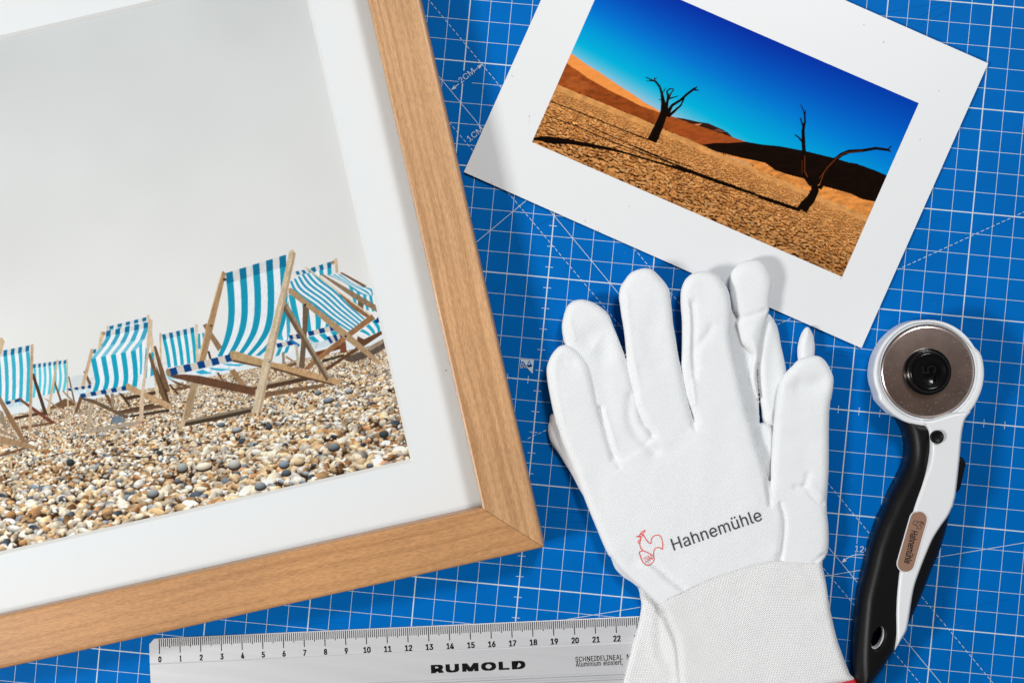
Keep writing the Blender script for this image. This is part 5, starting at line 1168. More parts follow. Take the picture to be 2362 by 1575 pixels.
    C.limb(z(z5, [(345, 470, 44), (400, 375, 26), (480, 325, 22), (540, 270, 22), (600, 225, 20), (630, 205, 10)]), BK)
    C.limb(z(z5, [(605, 230, 16), (645, 235, 8)]), BK)
    C.limb(z(z5, [(365, 475, 30), (430, 420, 22), (480, 375, 16), (512, 310, 14)]), BK)
    C.limb(z(z5, [(300, 600, 8), (270, 690, 10)]), BR)
    C.limb(z(z6, [(400, 1140, 100), (430, 1090, 92), (480, 1040, 84), (520, 960, 70), (512, 890, 62)]), BK)
    C.limb(z(z6, [(490, 905, 50), (430, 835, 36), (405, 740, 34), (418, 610, 36), (412, 500, 36), (410, 400, 28), (428, 320, 18), (424, 255, 16), (400, 190, 8), (380, 162, 4)]), BK)
    C.limb(z(z6, [(430, 260, 10), (432, 214, 4)]), BK)
    C.limb(z(z6, [(412, 372, 18), (395, 325, 14), (386, 292, 12)]), BK)
    C.limb(z(z6, [(398, 505, 18), (370, 470, 14), (338, 447, 12)]), BK)
    C.limb(z(z6, [(530, 890, 48), (600, 780, 44), (690, 690, 38), (760, 630, 34), (830, 600, 34), (960, 590, 28), (1080, 570, 26), (1190, 584, 24), (1215, 600, 12)]), BK)
    C.limb(z(z6, [(1195, 580, 14), (1228, 545, 6)]), BK)
    C.limb(z(z6, [(560, 940, 40), (640, 820, 34), (680, 740, 22)]), BK)
    C.limb(z(z6, [(560, 850, 8), (640, 740, 14), (720, 660, 10), (800, 612, 8), (960, 592, 6)]), (96, 40, 18))
    C.limb(z(z6, [(425, 640, 5), (425, 780, 5), (450, 835, 5)]), (150, 70, 30))
    C.limb(z(z6, [(400, 680, 8), (402, 800, 8)]), (78, 34, 14))
    C.limb(z(z6, [(560, 910, 8), (600, 800, 3)]), (140, 70, 30))
    return C


def picture_sheet(name, corners, z_fn, step, canvas, lit, mat, parent=None):
    """printed sheet as a fine mesh; colours stored per point. corners: bl, br, tr, tl in metres"""
    bl, br, tr, tl = [np.asarray(c, float) for c in corners]
    nu = int(np.linalg.norm(br - bl) / step) + 1
    nv = int(np.linalg.norm(tl - bl) / step) + 1
    a, b = np.meshgrid(np.linspace(0, 1, nu), np.linspace(0, 1, nv))
    pos = (bl * ((1 - a) * (1 - b))[..., None] + br * (a * (1 - b))[..., None] + tr * (a * b)[..., None] + tl * ((1 - a) * b)[..., None])
    zz = z_fn(pos[..., 0], pos[..., 1])
    px, py = to_photo(pos[..., 0], pos[..., 1], zz)
    rgb = np.clip(canvas.sample(px, py), 0, 255)
    c = np.clip(lin(rgb) / lit, 0.0, 0.95)
    col = np.concatenate([c, np.ones(c.shape[:2] + (1,))], -1).reshape(-1, 4)
    idx = np.arange(nu * nv).reshape(nv, nu)
    F = np.stack([idx[:-1, :-1], idx[:-1, 1:], idx[1:, 1:], idx[1:, :-1]], -1).reshape(-1, 4)
    V = np.concatenate([pos, zz[..., None]], -1).reshape(-1, 3)
    return mesh_np(name, V, F, mat, parent, True, color=col)


# ------------------------------------------------------------------ picture frame
ZF, ZB = 0.0225, 0.0050                       # front of the moulding, face of the mat board
Cc0 = P([(1255, 1262)], ZF)[0]
Bl0, Rt0 = P([(0, 1546)], ZF)[0], P([(973, 0)], ZF)[0]
e1 = (Bl0 - Cc0) / np.linalg.norm(Bl0 - Cc0)              # along the bottom rail, away from the corner
e2 = (Rt0 - Cc0) / np.linalg.norm(Rt0 - Cc0)              # along the right rail
th = math.atan2(e1[1], e1[0])
th2 = math.atan2(e2[1], e2[0]) + math.pi / 2              # the same direction seen from the other rail
tm = (th + (th2 if abs(th2 - th) < 1 else th2 - 2 * math.pi)) / 2 if abs(th2 - th) < 1 or abs(th2 - 2 * math.pi - th) < 1 else th
e1 = np.array([math.cos(tm), math.sin(tm)])
e2 = np.array([e1[1], -e1[0]])                            # e1 points left, e2 up
if e2[1] < 0:
    e2 = -e2
RW = 0.0243                                               # face width of the moulding
FW = 0.400
fr = lambda s, t: Cc0 + e1 * s + e2 * t
wc = P([(955, 1064.5)], ZB)[0] - Cc0                      # window corner of the mat board
ws, wt = float(wc @ e1), float(wc @ e2)
top_pt = P([(0, 82.5)], ZB)[0] - Cc0
WT = float(top_pt @ e2)                                   # far edge of the window
FH = WT + wt
frame = empty("picture_frame", (*fr(FW / 2, FH / 2), 0.0))
frame.rotation_euler = (0, 0, math.atan2(-e1[1], -e1[0]))
bpy.context.view_layer.update()


def rail(origin, along_, inward, length, mat, seed):
    """one mitred moulding; local x runs along the rail so that the grain does too"""
    prof = [(0.0, 0.0006), (0.0, ZF - 0.0016), (0.0003, ZF - 0.0007), (0.0009, ZF - 0.0002), (0.0018, ZF), (RW - 0.0012, ZF), (RW - 0.0004, ZF - 0.0003),
            (RW, ZF - 0.0011), (RW, ZB + 0.0028), (RW - 0.006, ZB + 0.0028), (RW - 0.006, 0.0006)]
    n = len(prof)
    V = []
    NS = 2
    for k in range(NS):
        for (y, z) in prof:
            x = y + 0.00012 if k == 0 else length - y - 0.00012
            V.append((x, y, z))
    F = [[i, (i + 1) % n, n + (i + 1) % n, n + i] for i in range(n)]
    mb = MB()
    V = np.array(V)
    ax, ay = along_
    ang = math.atan2(ay, ax)
    if np.dot([-math.sin(ang), math.cos(ang)], inward) < 0:      # local y points into the frame
        V[:, 1] *= -1
    F += [list(range(n))[::-1], list(range(n, 2 * n))]
    mb.add(V, F)
    o = mb.build("frame_rail", mat)
    o.location = (origin[0], origin[1], 0)
    o.rotation_euler = (0, 0, ang)
    return o


r_bottom = rail(fr(0, 0), e1, e2, FW, MAT['wood_b'], 1)
r_right = rail(fr(0, 0), e2, e1, FH, MAT['wood_a'], 2)
r_top = rail(fr(0, FH), e1, -e2, FW, MAT['wood_b'], 3)
r_left = rail(fr(FW, 0), e2, -e1, FH, MAT['wood_a'], 4)
# mat board with a bevelled window
mbd = MB()
IN = RW - 0.005
outer = [fr(IN, IN), fr(FW - IN, IN), fr(FW - IN, FH - IN), fr(IN, FH - IN)]
win = [fr(ws, wt), fr(FW - ws, wt), fr(FW - ws, WT), fr(ws, WT)]
BV = 0.0016
wlo = [fr(ws + BV, wt + BV), fr(FW - ws - BV, wt + BV), fr(FW - ws - BV, WT - BV), fr(ws + BV, WT - BV)]
V = [(*p, ZB) for p in outer] + [(*p, ZB) for p in win]
mbd.add(V, [[i, (i + 1) % 4, 4 + (i + 1) % 4, 4 + i] for i in range(4)])
board = mbd.build("mat_board", MAT['board'])
bvl = MB()
bvl.add([(*p, ZB) for p in win] + [(*p, ZB - BV) for p in wlo], [[i, (i + 1) % 4, 4 + (i + 1) % 4, 4 + i] for i in range(4)])
bevel = bvl.build("window_bevel", MAT['bevel'])
beach = paint_beach()
lo = ws + BV - 0.002
art = picture_sheet("art_print", [fr(FW - lo, lo + wt - ws), fr(lo, lo + wt - ws), fr(lo, WT - BV + 0.002), fr(FW - lo, WT - BV + 0.002)],
                    lambda x, y: np.full(x.shape, ZB - BV - 0.0001), 0.00026, beach, 1.0, MAT['art'])
del beach
glz = slab([fr(IN, IN), fr(FW - IN, IN), fr(FW - IN, FH - IN), fr(IN, FH - IN)], ZB + 0.0004, ZB + 0.0024).build("glazing", MAT['glazing'])
adopt(frame, r_bottom, r_right, r_top, r_left, board, art, glz)
adopt(board, bevel)
tag(frame, "light wooden picture frame holding a matted print of striped deck chairs on pebbles", "picture frame")


# ------------------------------------------------------------------ loose photo on a white card
card_px = [(1070, 397), (1987.5, 802.7), (2279.7, 146.5), (1364, -259)]
cp = P(card_px, 0.002)
cc = cp.mean(0)


def card_z(x, y):
    """a sheet that has not quite settled: edges stand a little off the mat"""
    du = (cp[1] - cp[0]) / np.linalg.norm(cp[1] - cp[0])
    dv = (cp[3] - cp[0]) / np.linalg.norm(cp[3] - cp[0])
    s = ((x - cc[0]) * du[0] + (y - cc[1]) * du[1]) / 0.105
    t = ((x - cc[0]) * dv[0] + (y - cc[1]) * dv[1]) / 0.075
    return 0.0008 + 0.00055 * np.clip(np.abs(s), 0, 1.2) ** 2 + 0.00035 * np.clip(np.abs(t), 0, 1.2) ** 2


def card_sheet(name, corners, zoff, thick, n, mat):
    bl, br, tr, tl = corners
    a, b = np.meshgrid(np.linspace(0, 1, n), np.linspace(0, 1, n))
    pos = bl * ((1 - a) * (1 - b))[..., None] + br * (a * (1 - b))[..., None] + tr * (a * b)[..., None] + tl * ((1 - a) * b)[..., None]
    z = card_z(pos[..., 0], pos[..., 1]) + zoff
    top = np.concatenate([pos, z[..., None]], -1).reshape(-1, 3)
    bot = top - np.array([0, 0, thick])
    idx = np.arange(n * n).reshape(n, n)
    F = np.stack([idx[:-1, :-1], idx[:-1, 1:], idx[1:, 1:], idx[1:, :-1]], -1).reshape(-1, 4)
    ring = np.concatenate([idx[0, :-1], idx[:-1, -1], idx[-1, :0:-1], idx[:0:-1, 0]])
    nx = np.roll(ring, -1)
    S = np.stack([ring + n * n, nx + n * n, nx, ring], -1)
    return mesh_np(name, np.vstack([top, bot]), [np.vstack([F, F[:, ::-1] + n * n, S])], mat)


card = card_sheet("photo_print", cp, 0.0, 0.00035, 40, MAT['paper'])
pic_px = [(1227, 327.5), (1943, 638.5), (2120, 238), (1404, -73)]
desert = paint_desert()
pic = picture_sheet("desert_picture", P(pic_px, 0.002), lambda x, y: card_z(x, y) + 0.00005, 0.00026, desert, 1.08, MAT['desert'])
del desert
card.parent = None
adopt(card, pic)
tag(card, "unframed photo print of two dead trees in an orange desert, wide white border", "photo print")


# ------------------------------------------------------------------ soft shapes: gloves and moulded handles
def dome(t):
    t = np.clip(t, 0, 1)
    return np.sqrt(np.clip(1 - (1 - t) ** 2, 0, 1))


class Soft:
    """a cushion-like solid grown from outlines: every piece swells from its own edge; pieces may lie over each other"""
    def __init__(self, step=0.0004):
        self.step = step
        self.parts = []
        self.holes = []
        self.wr = []

    def piece(self, outline, base, H, w, tip=None, root=None, tip_lift=0.0, smooth=True, floor=None):
        z = base + H * 0.5
        p = smooth_closed(outline, 4) if smooth else np.asarray(outline, float)
        self.parts.append(dict(o=P(p, z), b=base, H=H, w=w, tip=None if tip is None else P([tip], z)[0], root=None if root is None else P([root], z)[0],
                               tl=tip_lift, f=floor))

    def hole(self, outline, z):
        self.holes.append(P(smooth_closed(outline, 4), z))

    def crease(self, line, amp, width, z=0.01, fade=True):
        self.wr.append((P(smooth_open(line, 4), z), amp * 0.62, width * 1.12, fade))

    def grow(self, name, mat, parent=None, knit_fn=None, wobble=0.0, seed=0, clip=None, thin=0.5):
        allp = np.vstack([q['o'] for q in self.parts])
        lo, hi = allp.min(0) - 0.002, allp.max(0) + 0.002
        st = self.step
        nx, ny = int((hi[0] - lo[0]) / st) + 1, int((hi[1] - lo[1]) / st) + 1
        X, Y = np.meshgrid(lo[0] + st * np.arange(nx), lo[1] + st * np.arange(ny))
        S = np.full(X.shape, -1.0)
        top = np.full(X.shape, -9.0)
        mid = np.full(X.shape, np.nan)
        bot = np.full(X.shape, 9.0)
        best = np.full(X.shape, -9.0)
        for q in self.parts:
            d = sdf(q['o'], X, Y)
            b = np.full(X.shape, q['b'])
            if q['tip'] is not None:
                ax = q['tip'] - q['root']
                t = np.clip(((X - q['root'][0]) * ax[0] + (Y - q['root'][1]) * ax[1]) / (ax @ ax), 0, 1)
                b = b + q['tl'] * t * t * (3 - 2 * t)
            h = dome(d / q['w'])
            tz = np.where(d > 0, b + q['H'] * (0.5 + 0.5 * h), -9)
            bz = np.where(d > 0, b + q['H'] * (0.5 - 0.5 * h) if q['f'] is None else np.minimum(q['f'], b + q['H'] * 0.5), 9)
            m = tz > top
            top = np.where(m, tz, top)
            bot = np.minimum(bot, bz)
            m2 = (d > S)
            mid = np.where(m2, b + q['H'] * 0.5, mid)
            S = np.maximum(S, d)
        for hlp in self.holes:
            S = np.minimum(S, -sdf(hlp, X, Y))
        S0 = S.copy()
        if clip is not None:
            S = np.minimum(S, clip(X, Y))
        keep = (S > 0) | ((S0 > 0.0006) if clip is not None else False)      # a cut keeps its full height
        top = np.where(keep, top, mid)
        bot = np.where(keep, bot, mid)
        for line, amp, wd, fade in self.wr:
            x0, y0 = line.min(0) - 3 * wd
            x1, y1 = line.max(0) + 3 * wd
            m = (X > x0) & (X < x1) & (Y > y0) & (Y < y1) & keep
            if not m.any():
                continue
            dd = seg_dist(line, X[m], Y[m])
            top[m] += amp * np.exp(-(dd / wd) ** 2) * (np.clip(S0[m] / 0.002, 0, 1) if fade else 1)
        if wobble:
            k = np.clip(S0 / 0.004, 0, 1)
            top += k * wobble * (vnoise(X, Y, 0.017, seed) + 0.55 * vnoise(X, Y, 0.0075, seed + 1) + 0.18 * vnoise(X, Y, 0.003, seed + 2))
        # a light relaxation softens the stair steps where one layer lies on another
        ins = S > 0
        for _ in range(1):
            t2 = (np.roll(top, 1, 0) + np.roll(top, -1, 0) + np.roll(top, 1, 1) + np.roll(top, -1, 1)) / 4
            top = np.where(S > st * 1.5, 0.5 * top + 0.5 * t2, top)
        # pull the rim vertices onto the outline
        gy, gx = np.gradient(S, st)
        gl_ = np.sqrt(gx * gx + gy * gy) + 1e-9
        cell = ins[:-1, :-1] | ins[:-1, 1:] | ins[1:, 1:] | ins[1:, :-1]
        used = np.zeros(X.shape, bool)
        used[:-1, :-1] |= cell; used[:-1, 1:] |= cell; used[1:, 1:] |= cell; used[1:, :-1] |= cell
        rim = used & ~ins
        mv = np.where(rim, np.clip(-S, 0, 1.5 * st), 0)
        XX, YY = X + gx / gl_ * mv, Y + gy / gl_ * mv
        # heights on the rim follow the nearest inside points
        midf = np.where(np.isnan(mid), 0, mid)
        cut = rim & keep
        top = np.where(rim & ~keep, midf, top)
        bot = np.where(rim & ~keep, midf, bot)
        fl = [q['f'] for q in self.parts if q['f'] is not None]
        if fl:
            bot = np.where(rim, np.minimum(midf, bot), bot)
        self.X0, self.Y0, self.top, self.ok = lo[0], lo[1], np.where(ins, top, np.nan), ins
        idx = np.full(X.shape, -1)
        idx[used] = np.arange(used.sum())
        n = used.sum()
        cj, ci = np.nonzero(cell)
        q4 = np.stack([idx[cj, ci], idx[cj, ci + 1], idx[cj + 1, ci + 1], idx[cj + 1, ci]], 1)
        V = np.column_stack([XX[used], YY[used], top[used]])
        B = np.column_stack([XX[used], YY[used], bot[used]])
        # underside shares the rim
        rimu = rim[used]
        bi = np.where(rimu, np.arange(n), n + np.cumsum(~rimu) - 1)
        VV = np.vstack([V, B[~rimu]])
        F = np.vstack([q4, bi[q4][:, ::-1]])
        attrs = None
        if knit_fn is not None:
            kk = knit_fn(XX[used], YY[used])
            attrs = {"knit": np.vstack([kk, kk[~rimu]])}
        return mesh_np(name, VV, F, mat, parent, True, attrs)

    def height(self, pts, lift=0.0):
        """surface height under given points"""
        pts = np.asarray(pts, float)
        i = np.clip(((pts[:, 0] - self.X0) / self.step), 0, self.top.shape[1] - 2)
        j = np.clip(((pts[:, 1] - self.Y0) / self.step), 0, self.top.shape[0] - 2)
        a, b = i.astype(int), j.astype(int)
        fx, fy = i - a, j - b
        t = self.top
        r = (t[b, a] * (1 - fx) + t[b, a + 1] * fx) * (1 - fy) + (t[b + 1, a] * (1 - fx) + t[b + 1, a + 1] * fx) * fy
        return np.where(np.isnan(r), np.nanmean(t), r) + lift


z1 = lambda p: Q(1220, 580, p)
z2 = lambda p: Q(1550, 580, p)
z3 = lambda p: Q(1220, 900, p)
z4 = lambda p: Q(1580, 900, p)
z5 = lambda p: Q(1380, 1183, p)
z6 = lambda p: Q(1680, 1183, p)


def stitch(deg, pu, pv):
    c, s = math.cos(R(deg)), math.sin(R(deg))

    def f(x, y):
        return np.column_stack([(x * c + y * s) / pu, (-x * s + y * c) / pv, np.zeros_like(x)])
    return f


def cuff_rows(bx, by, z, pu, pv):
    """rows of the ribbed cuff run parallel to its join with the hand"""
    def f(x, y):
        px, py = to_photo(x, y, np.full_like(x, z))
        yb = np.interp(px, bx, by)
        yb = np.where(px < bx[0], by[0] + (bx[0] - px) * 0.55, yb)
        yb = np.where(px > bx[-1], by[-1] + (px - bx[-1]) * 0.0, yb)
        flat = 1600 - 0.13 * (px - 1500)
        dv = py - yb
        t = np.clip(dv / 320, 0, 1)
        v = (dv * (1 - t) + t * (py - flat + 300)) / 4850.0
        # columns fan out slightly
        u = (px + 0.28 * (py - 1400)) / 4850.0
        return np.column_stack([u / pu, v / pv, np.zeros_like(x)])
    return f


def join_side(bx, by, z, side, seam=0.0):
    """positive on one side of the line where hand and cuff meet"""
    def f(x, y):
        px, py = to_photo(x, y, np.full_like(x, z))
        yb = np.interp(px, bx, by)
        yb = np.where(px < bx[0], by[0] + (bx[0] - px) * 0.55, yb)
        return side * (yb - py) / 4850.0 - seam
    return f


# ---- glove underneath
u_bx, u_by = [1466, 1480, 1540, 1620], [1352, 1356, 1368, 1378]
o_bx = [1520, 1540, 1575, 1612.5, 1667.5, 1730, 1772, 1797, 1875, 1896]
o_by = [1395.5, 1380, 1363, 1345.5, 1323, 1303, 1294, 1294, 1300, 1293]
zl = 0.0012
under = Soft(0.0004)
finger_base = z2([(470, 420), (560, 520), (620, 640), (700, 860), (755, 960), (785, 1180), (800, 1360), (803, 1480), (806, 1568)]) + z4([(690, 200), (686, 380), (700, 460), (560, 500), (430, 200)]) + z2([(560, 1200), (480, 800)])
under.piece(finger_base, 0.0010, 0.0046, 0.0030)
finger_top = z2([(526, 290), (540, 205), (580, 148), (640, 100), (720, 80), (800, 82), (852, 116), (888, 170), (912, 240), (920, 300), (906, 380), (896, 460), (894, 530), (880, 590), (860, 660),
                 (840, 740), (822, 830), (812, 920), (800, 1010), (785, 1060), (780, 1150), (784, 1260), (800, 1360), (770, 1330), (735, 1230), (716, 1150), (724, 1050), (736, 965), (708, 912), (640, 842), (602, 730), (584, 662), (606, 605), (568, 540), (538, 420)])
under.piece(finger_top, 0.0032, 0.0058, 0.0055, tip=z2([(700, 100)])[0], root=z2([(740, 1250)])[0], tip_lift=0.001)
finger_2 = z2([(885, 575), (930, 618), (970, 690), (990, 770), (1005, 860), (1030, 970), (1055, 1100), (1075, 1300), (1060, 1568)]) + z4([(860, 200), (840, 330), (810, 332), (722, 292), (706, 190), (690, 60)]) + z2([(815, 1370), (798, 1220), (786, 1120), (780, 1045), (772, 990), (782, 880), (800, 740), (832, 640)])
under.piece(finger_2, 0.0006, 0.0050, 0.0040)
thumb_tip = z2([(1160, 990), (1156, 900), (1170, 820), (1196, 750), (1226, 708), (1243, 697), (1268, 708), (1300, 770), (1318, 870), (1315, 960), (1300, 1100), (1260, 1250), (1190, 1200)])
under.piece(thumb_tip, 0.0008, 0.0060, 0.0042)
web = z4([(684, 310), (800, 338), (840, 480), (830, 800), (740, 830), (640, 640), (615, 430)])
under.piece(web, 0.0022, 0.0044, 0.0040)
under_palm = [(1277, 953), (1267, 972), (1263.5, 988), (1267, 1010), (1275, 1027), (1290, 1048), (1305, 1072), (1320, 1096), (1335, 1125), (1352, 1155), (1372, 1195), (1392, 1240), (1405, 1275), (1412, 1294), (1420, 1312), (1438, 1330), (1461, 1345), (1473, 1358), (1476, 1376), (1478, 1400),
              (1560, 1440), (1780, 1410), (1870, 1320), (1872, 1180), (1850, 1060), (1800, 985), (1780, 980), (1756, 974), (1752, 992), (1742, 1000), (1700, 1010), (1500, 990), (1350, 960)]
under.piece(under_palm, 0.0006, 0.0046, 0.0035)
under.crease(z2([(905, 690), (872, 860), (856, 1000), (848, 1200), (858, 1400)]), 0.0010, 0.0022, 0.005)
under.crease(z2([(1225, 720), (1215, 830), (1210, 980)]), 0.0011, 0.0016, 0.005)
under.crease(z2([(600, 620), (700, 600), (790, 570), (850, 545)]), -0.0011, 0.0012, 0.006)
under.crease(z2([(760, 700), (730, 780), (760, 900)]), 0.0006, 0.002, 0.006)
root_u = empty("cotton_glove", (*P([(1560, 1200)], 0)[0], 0.0))
gu = under.grow("hand", MAT['knit'], None, stitch(-58, 0.00115, 0.0010), wobble=0.00018, seed=41, clip=join_side(u_bx, u_by, 0.005, 1))
ucuff = Soft(0.0004)
cuff_u = z5([(250, 590), (330, 648), (372, 702), (385, 770), (396, 830), (390, 905), (376, 990), (350, 1090), (315, 1200), (290, 1310), (258, 1430), (226, 1568), (200, 1700), (180, 1800), (500, 1850), (900, 1830), (900, 1400), (900, 700), (640, 600), (400, 560)])
ucuff.piece(cuff_u, 0.0008, 0.0050, 0.0030)
ucuff.crease(z5([(450, 760), (505, 900), (500, 1100), (520, 1300), (600, 1450)]), 0.0010, 0.0026, 0.004)
ucuff.crease(z5([(560, 900), (555, 1150), (590, 1330), (690, 1500)]), -0.0012, 0.0024, 0.004)
gc = ucuff.grow("cuff", MAT['cuff'], None, cuff_rows(u_bx, u_by, 0.006, 0.00125, 0.00135), wobble=0.00025, seed=45, clip=join_side(u_bx, u_by, 0.005, -1))
adopt(root_u, gu, gc)
tag(root_u, "white glove lying underneath, with only fingertips and part of its cuff showing", "glove", group="pair of white cotton gloves")

# ---- glove on top
ZU = 0.0052
over = Soft(0.0004)
pinky = z1([(320, 862), (270, 880), (210, 950), (174, 1030), (162, 1100), (174, 1220), (194, 1330), (216, 1440), (246, 1568)]) + z3([(260, 330), (320, 510), (390, 680), (440, 805), (560, 1000), (800, 900), (792, 640)]) + \
    z3([(775, 604), (730, 430), (690, 290), (650, 140), (620, 0)]) + z1([(640, 1400), (605, 1240), (580, 1140), (550, 1055), (510, 985), (460, 925), (400, 882), (360, 866)])
over.piece(pinky, ZU + 0.0006, 0.0062, 0.0042, tip=z1([(300, 880)])[0], root=(1400, 1080), tip_lift=0.0026)
ring = z1([(335, 860), (314, 790), (303, 690), (318, 600), (345, 520), (380, 476), (430, 450), (490, 443), (550, 455), (620, 485), (690, 535), (740, 590), (775, 680), (820, 790), (862, 900), (900, 1010), (928, 1110), (960, 1250), (1000, 1420), (1050, 1568)]) + \
    z3([(1090, 330), (1130, 405), (1140, 430), (1080, 620), (900, 760), (800, 640), (700, 500), (600, 200), (540, 0)]) + z1([(480, 1100), (400, 950)])
over.piece(ring, ZU + 0.0006, 0.0060, 0.0042, tip=z1([(460, 450)])[0], root=(1460, 1040), tip_lift=0.0012)
middle = z1([(905, 1040), (892, 900), (880, 780), (866, 680), (850, 590), (838, 500), (828, 420), (842, 330), (880, 268), (930, 205), (1000, 170), (1075, 157), (1140, 175), (1200, 230), (1260, 300), (1295, 370), (1305, 450), (1318, 560), (1330, 680), (1350, 790), (1370, 920), (1390, 1030), (1415, 1150), (1440, 1270), (1472, 1400), (1505, 1520)]) + \
    z3([(1522, 290), (1530, 420), (1440, 640), (1240, 620), (1150, 470), (1128, 402), (1078, 340), (1030, 260), (990, 150), (955, 0)]) + z1([(965, 1300), (938, 1200), (918, 1110)])
over.piece(middle, ZU + 0.0006, 0.0062, 0.0044, tip=z1([(1075, 170)])[0], root=z3([(1330, 420)])[0], tip_lift=0.0030)
index = z2([(75, 440), (80, 360), (108, 280), (150, 230), (210, 195), (290, 183), (370, 195), (430, 235), (480, 300), (515, 360), (535, 440), (545, 540), (541, 640), (536, 760), (550, 870), (570, 960), (590, 1060), (620, 1170), (650, 1300), (682, 1410), (720, 1568)]) + \
    z4([(560, 150), (610, 300), (650, 460), (690, 590), (728, 680), (745, 735), (740, 900), (500, 960), (200, 700), (60, 420), (76, 300)]) + z2([(205, 1568), (190, 1500), (140, 1350), (105, 1200), (85, 1060), (88, 960), (90, 800), (88, 640), (78, 520)])
over.piece(index, ZU + 0.0006, 0.0062, 0.0044, tip=z2([(290, 190)])[0], root=z4([(330, 420)])[0], tip_lift=0.0022)
thumb = z2([(1060, 1100), (1110, 1050), (1160, 1000), (1240, 970), (1320, 960), (1372, 976), (1420, 1022), (1462, 1100), (1485, 1170), (1480, 1260), (1462, 1380), (1450, 1460)]) + \
    z4([(1355, 20), (1330, 160), (1325, 400), (1326, 700), (1316, 900), (1308, 1040), (1312, 1150), (1322, 1240), (1326, 1400), (1312, 1500), (1272, 1570), (1235, 1590), (1215, 1612), (1220, 1650), (1230, 1700), (1000, 1760), (820, 1740), (760, 1400), (740, 1150), (760, 930), (786, 830), (790, 740), (796, 600), (806, 430), (816, 280), (832, 130), (850, 0)]) + \
    z2([(945, 1460), (955, 1370), (970, 1270), (990, 1200), (1020, 1150)])
over.piece(thumb, ZU - 0.0004, 0.0066, 0.0044, tip=z2([(1320, 970)])[0], root=z4([(1100, 900)])[0], tip_lift=0.0016)
palm = z3([(300, 450), (350, 570), (400, 700), (440, 808), (490, 940), (540, 1070), (590, 1190), (640, 1310), (690, 1430), (735, 1520)]) + z5([(120, 410), (180, 490), (260, 572), (400, 700), (520, 815), (562, 852), (594, 905), (640, 1000), (800, 930), (1150, 740), (1500, 620)]) + \
    [(1790, 1335), (1795, 1312), (1802, 1262), (1807, 1225), (1808, 1190), (1800, 1165), (1785, 1142), (1776, 1120), (1770, 1098), (1760, 1066), (1740, 1020), (1690, 985), (1604, 975), (1560, 990), (1503, 1003), (1460, 1030), (1416, 1056), (1370, 1040), (1320, 1000)]
over.piece(palm, ZU + 0.0004, 0.0066, 0.0042)
wrist = z5([(400, 690), (520, 815), (562, 852), (594, 905), (640, 1010), (800, 940), (1150, 760), (1568, 640)]) + z6([(480, 640), (780, 660), (905, 660), (885, 560), (867, 480), (880, 425), (905, 380), (915, 340), (860, 200), (600, 100), (300, 60)]) + z5([(1200, 100), (700, 300), (420, 560)])
over.piece(wrist, ZU + 0.0001, 0.0062, 0.0040)
# dents, seams and folds
C_ = over.crease
C_(z1([(690, 960), (672, 1100), (690, 1300), (730, 1500)]), -0.0006, 0.0035)
C_(z1([(560, 800), (660, 740), (700, 760), (690, 900)]), -0.0022, 0.0046)
C_(z1([(330, 1000), (390, 1010)]), -0.0014, 0.0035)
C_(z1([(1170, 560), (1120, 800), (1200, 1000)]), -0.0008, 0.0040)
C_(z1([(905, 430), (905, 600), (940, 900), (985, 1100), (1030, 1400)]), 0.0005, 0.0011)
C_(z1([(245, 1100), (262, 1300), (320, 1568)]), 0.0003, 0.0010)
C_(z1([(385, 640), (420, 800)]), 0.0004, 0.0010)
C_(z2([(130, 440), (160, 600), (164, 900), (178, 1100), (205, 1400)]), 0.0009, 0.0009)
C_(z2([(185, 480), (200, 700), (185, 960), (200, 1150)]), -0.0017, 0.0015)
C_(z2([(360, 700), (320, 770), (240, 860), (205, 950), (220, 1060)]), -0.0012, 0.0017)
C_(z2([(420, 420), (400, 560)]), 0.0005, 0.0040)
C_(z2([(1180, 1240), (1270, 1240), (1340, 1210)]), -0.0022, 0.0036)
C_(z2([(1010, 1200), (985, 1350), (975, 1500)]), 0.0005, 0.0016)
C_(z4([(1130, 780), (1115, 850), (1075, 890), (1020, 890)]), -0.0014, 0.0014)
C_(z4([(1110, 880), (1165, 960), (1220, 1020), (1270, 1040)]), -0.0014, 0.0013)
C_(z4([(1140, 860), (1200, 930), (1260, 990)]), 0.0007, 0.0020)
C_(z4([(1060, 400), (1120, 520), (1100, 700)]), -0.0006, 0.0045)
C_(z4([(762, 830), (768, 930), (785, 1050)]), -0.0022, 0.0011)
C_(z4([(880, 1040), (914, 1160), (918, 1290), (898, 1470), (876, 1568)]), -0.0016, 0.0009)
C_(z4([(855, 1040), (890, 1160), (892, 1290), (870, 1470)]), 0.0005, 0.0014)
C_(z3([(935, 60), (925, 230), (965, 360), (1050, 470), (1160, 560)]), -0.0019, 0.0022)
C_(z3([(1128, 404), (1150, 425)]), -0.0022, 0.0008)
C_(z3([(775, 600), (800, 650), (830, 700)]), -0.0011, 0.0011)
C_(z3([(660, 160), (735, 430), (790, 600)]), -0.0020, 0.0010)
C_(z3([(700, 200), (770, 430), (806, 590)]), 0.0006, 0.0012)
C_(z4([(78, 300), (90, 350)]), -0.0018, 0.0009)
C_(z5([(480, 450), (570, 520), (660, 600), (780, 690)]), -0.0017, 0.0014)
C_(z5([(430, 470), (530, 560), (640, 660), (740, 740)]), 0.0013, 0.0026)
C_(z5([(330, 430), (420, 430)]), -0.0007, 0.0022)
C_(z6([(905, 370), (850, 400), (790, 460)]), -0.0012, 0.0011)
C_(z4([(560, 700), (640, 1000), (560, 1100)]), 0.0006, 0.0055)
C_(z3([(1150, 600), (1300, 560), (1450, 420)]), -0.0006, 0.0035)
C_(z3([(650, 760), (620, 900), (640, 1010)]), -0.0005, 0.0050)
C_(z5([(1250, 180), (1420, 240), (1560, 300)]), -0.0006, 0.0030)
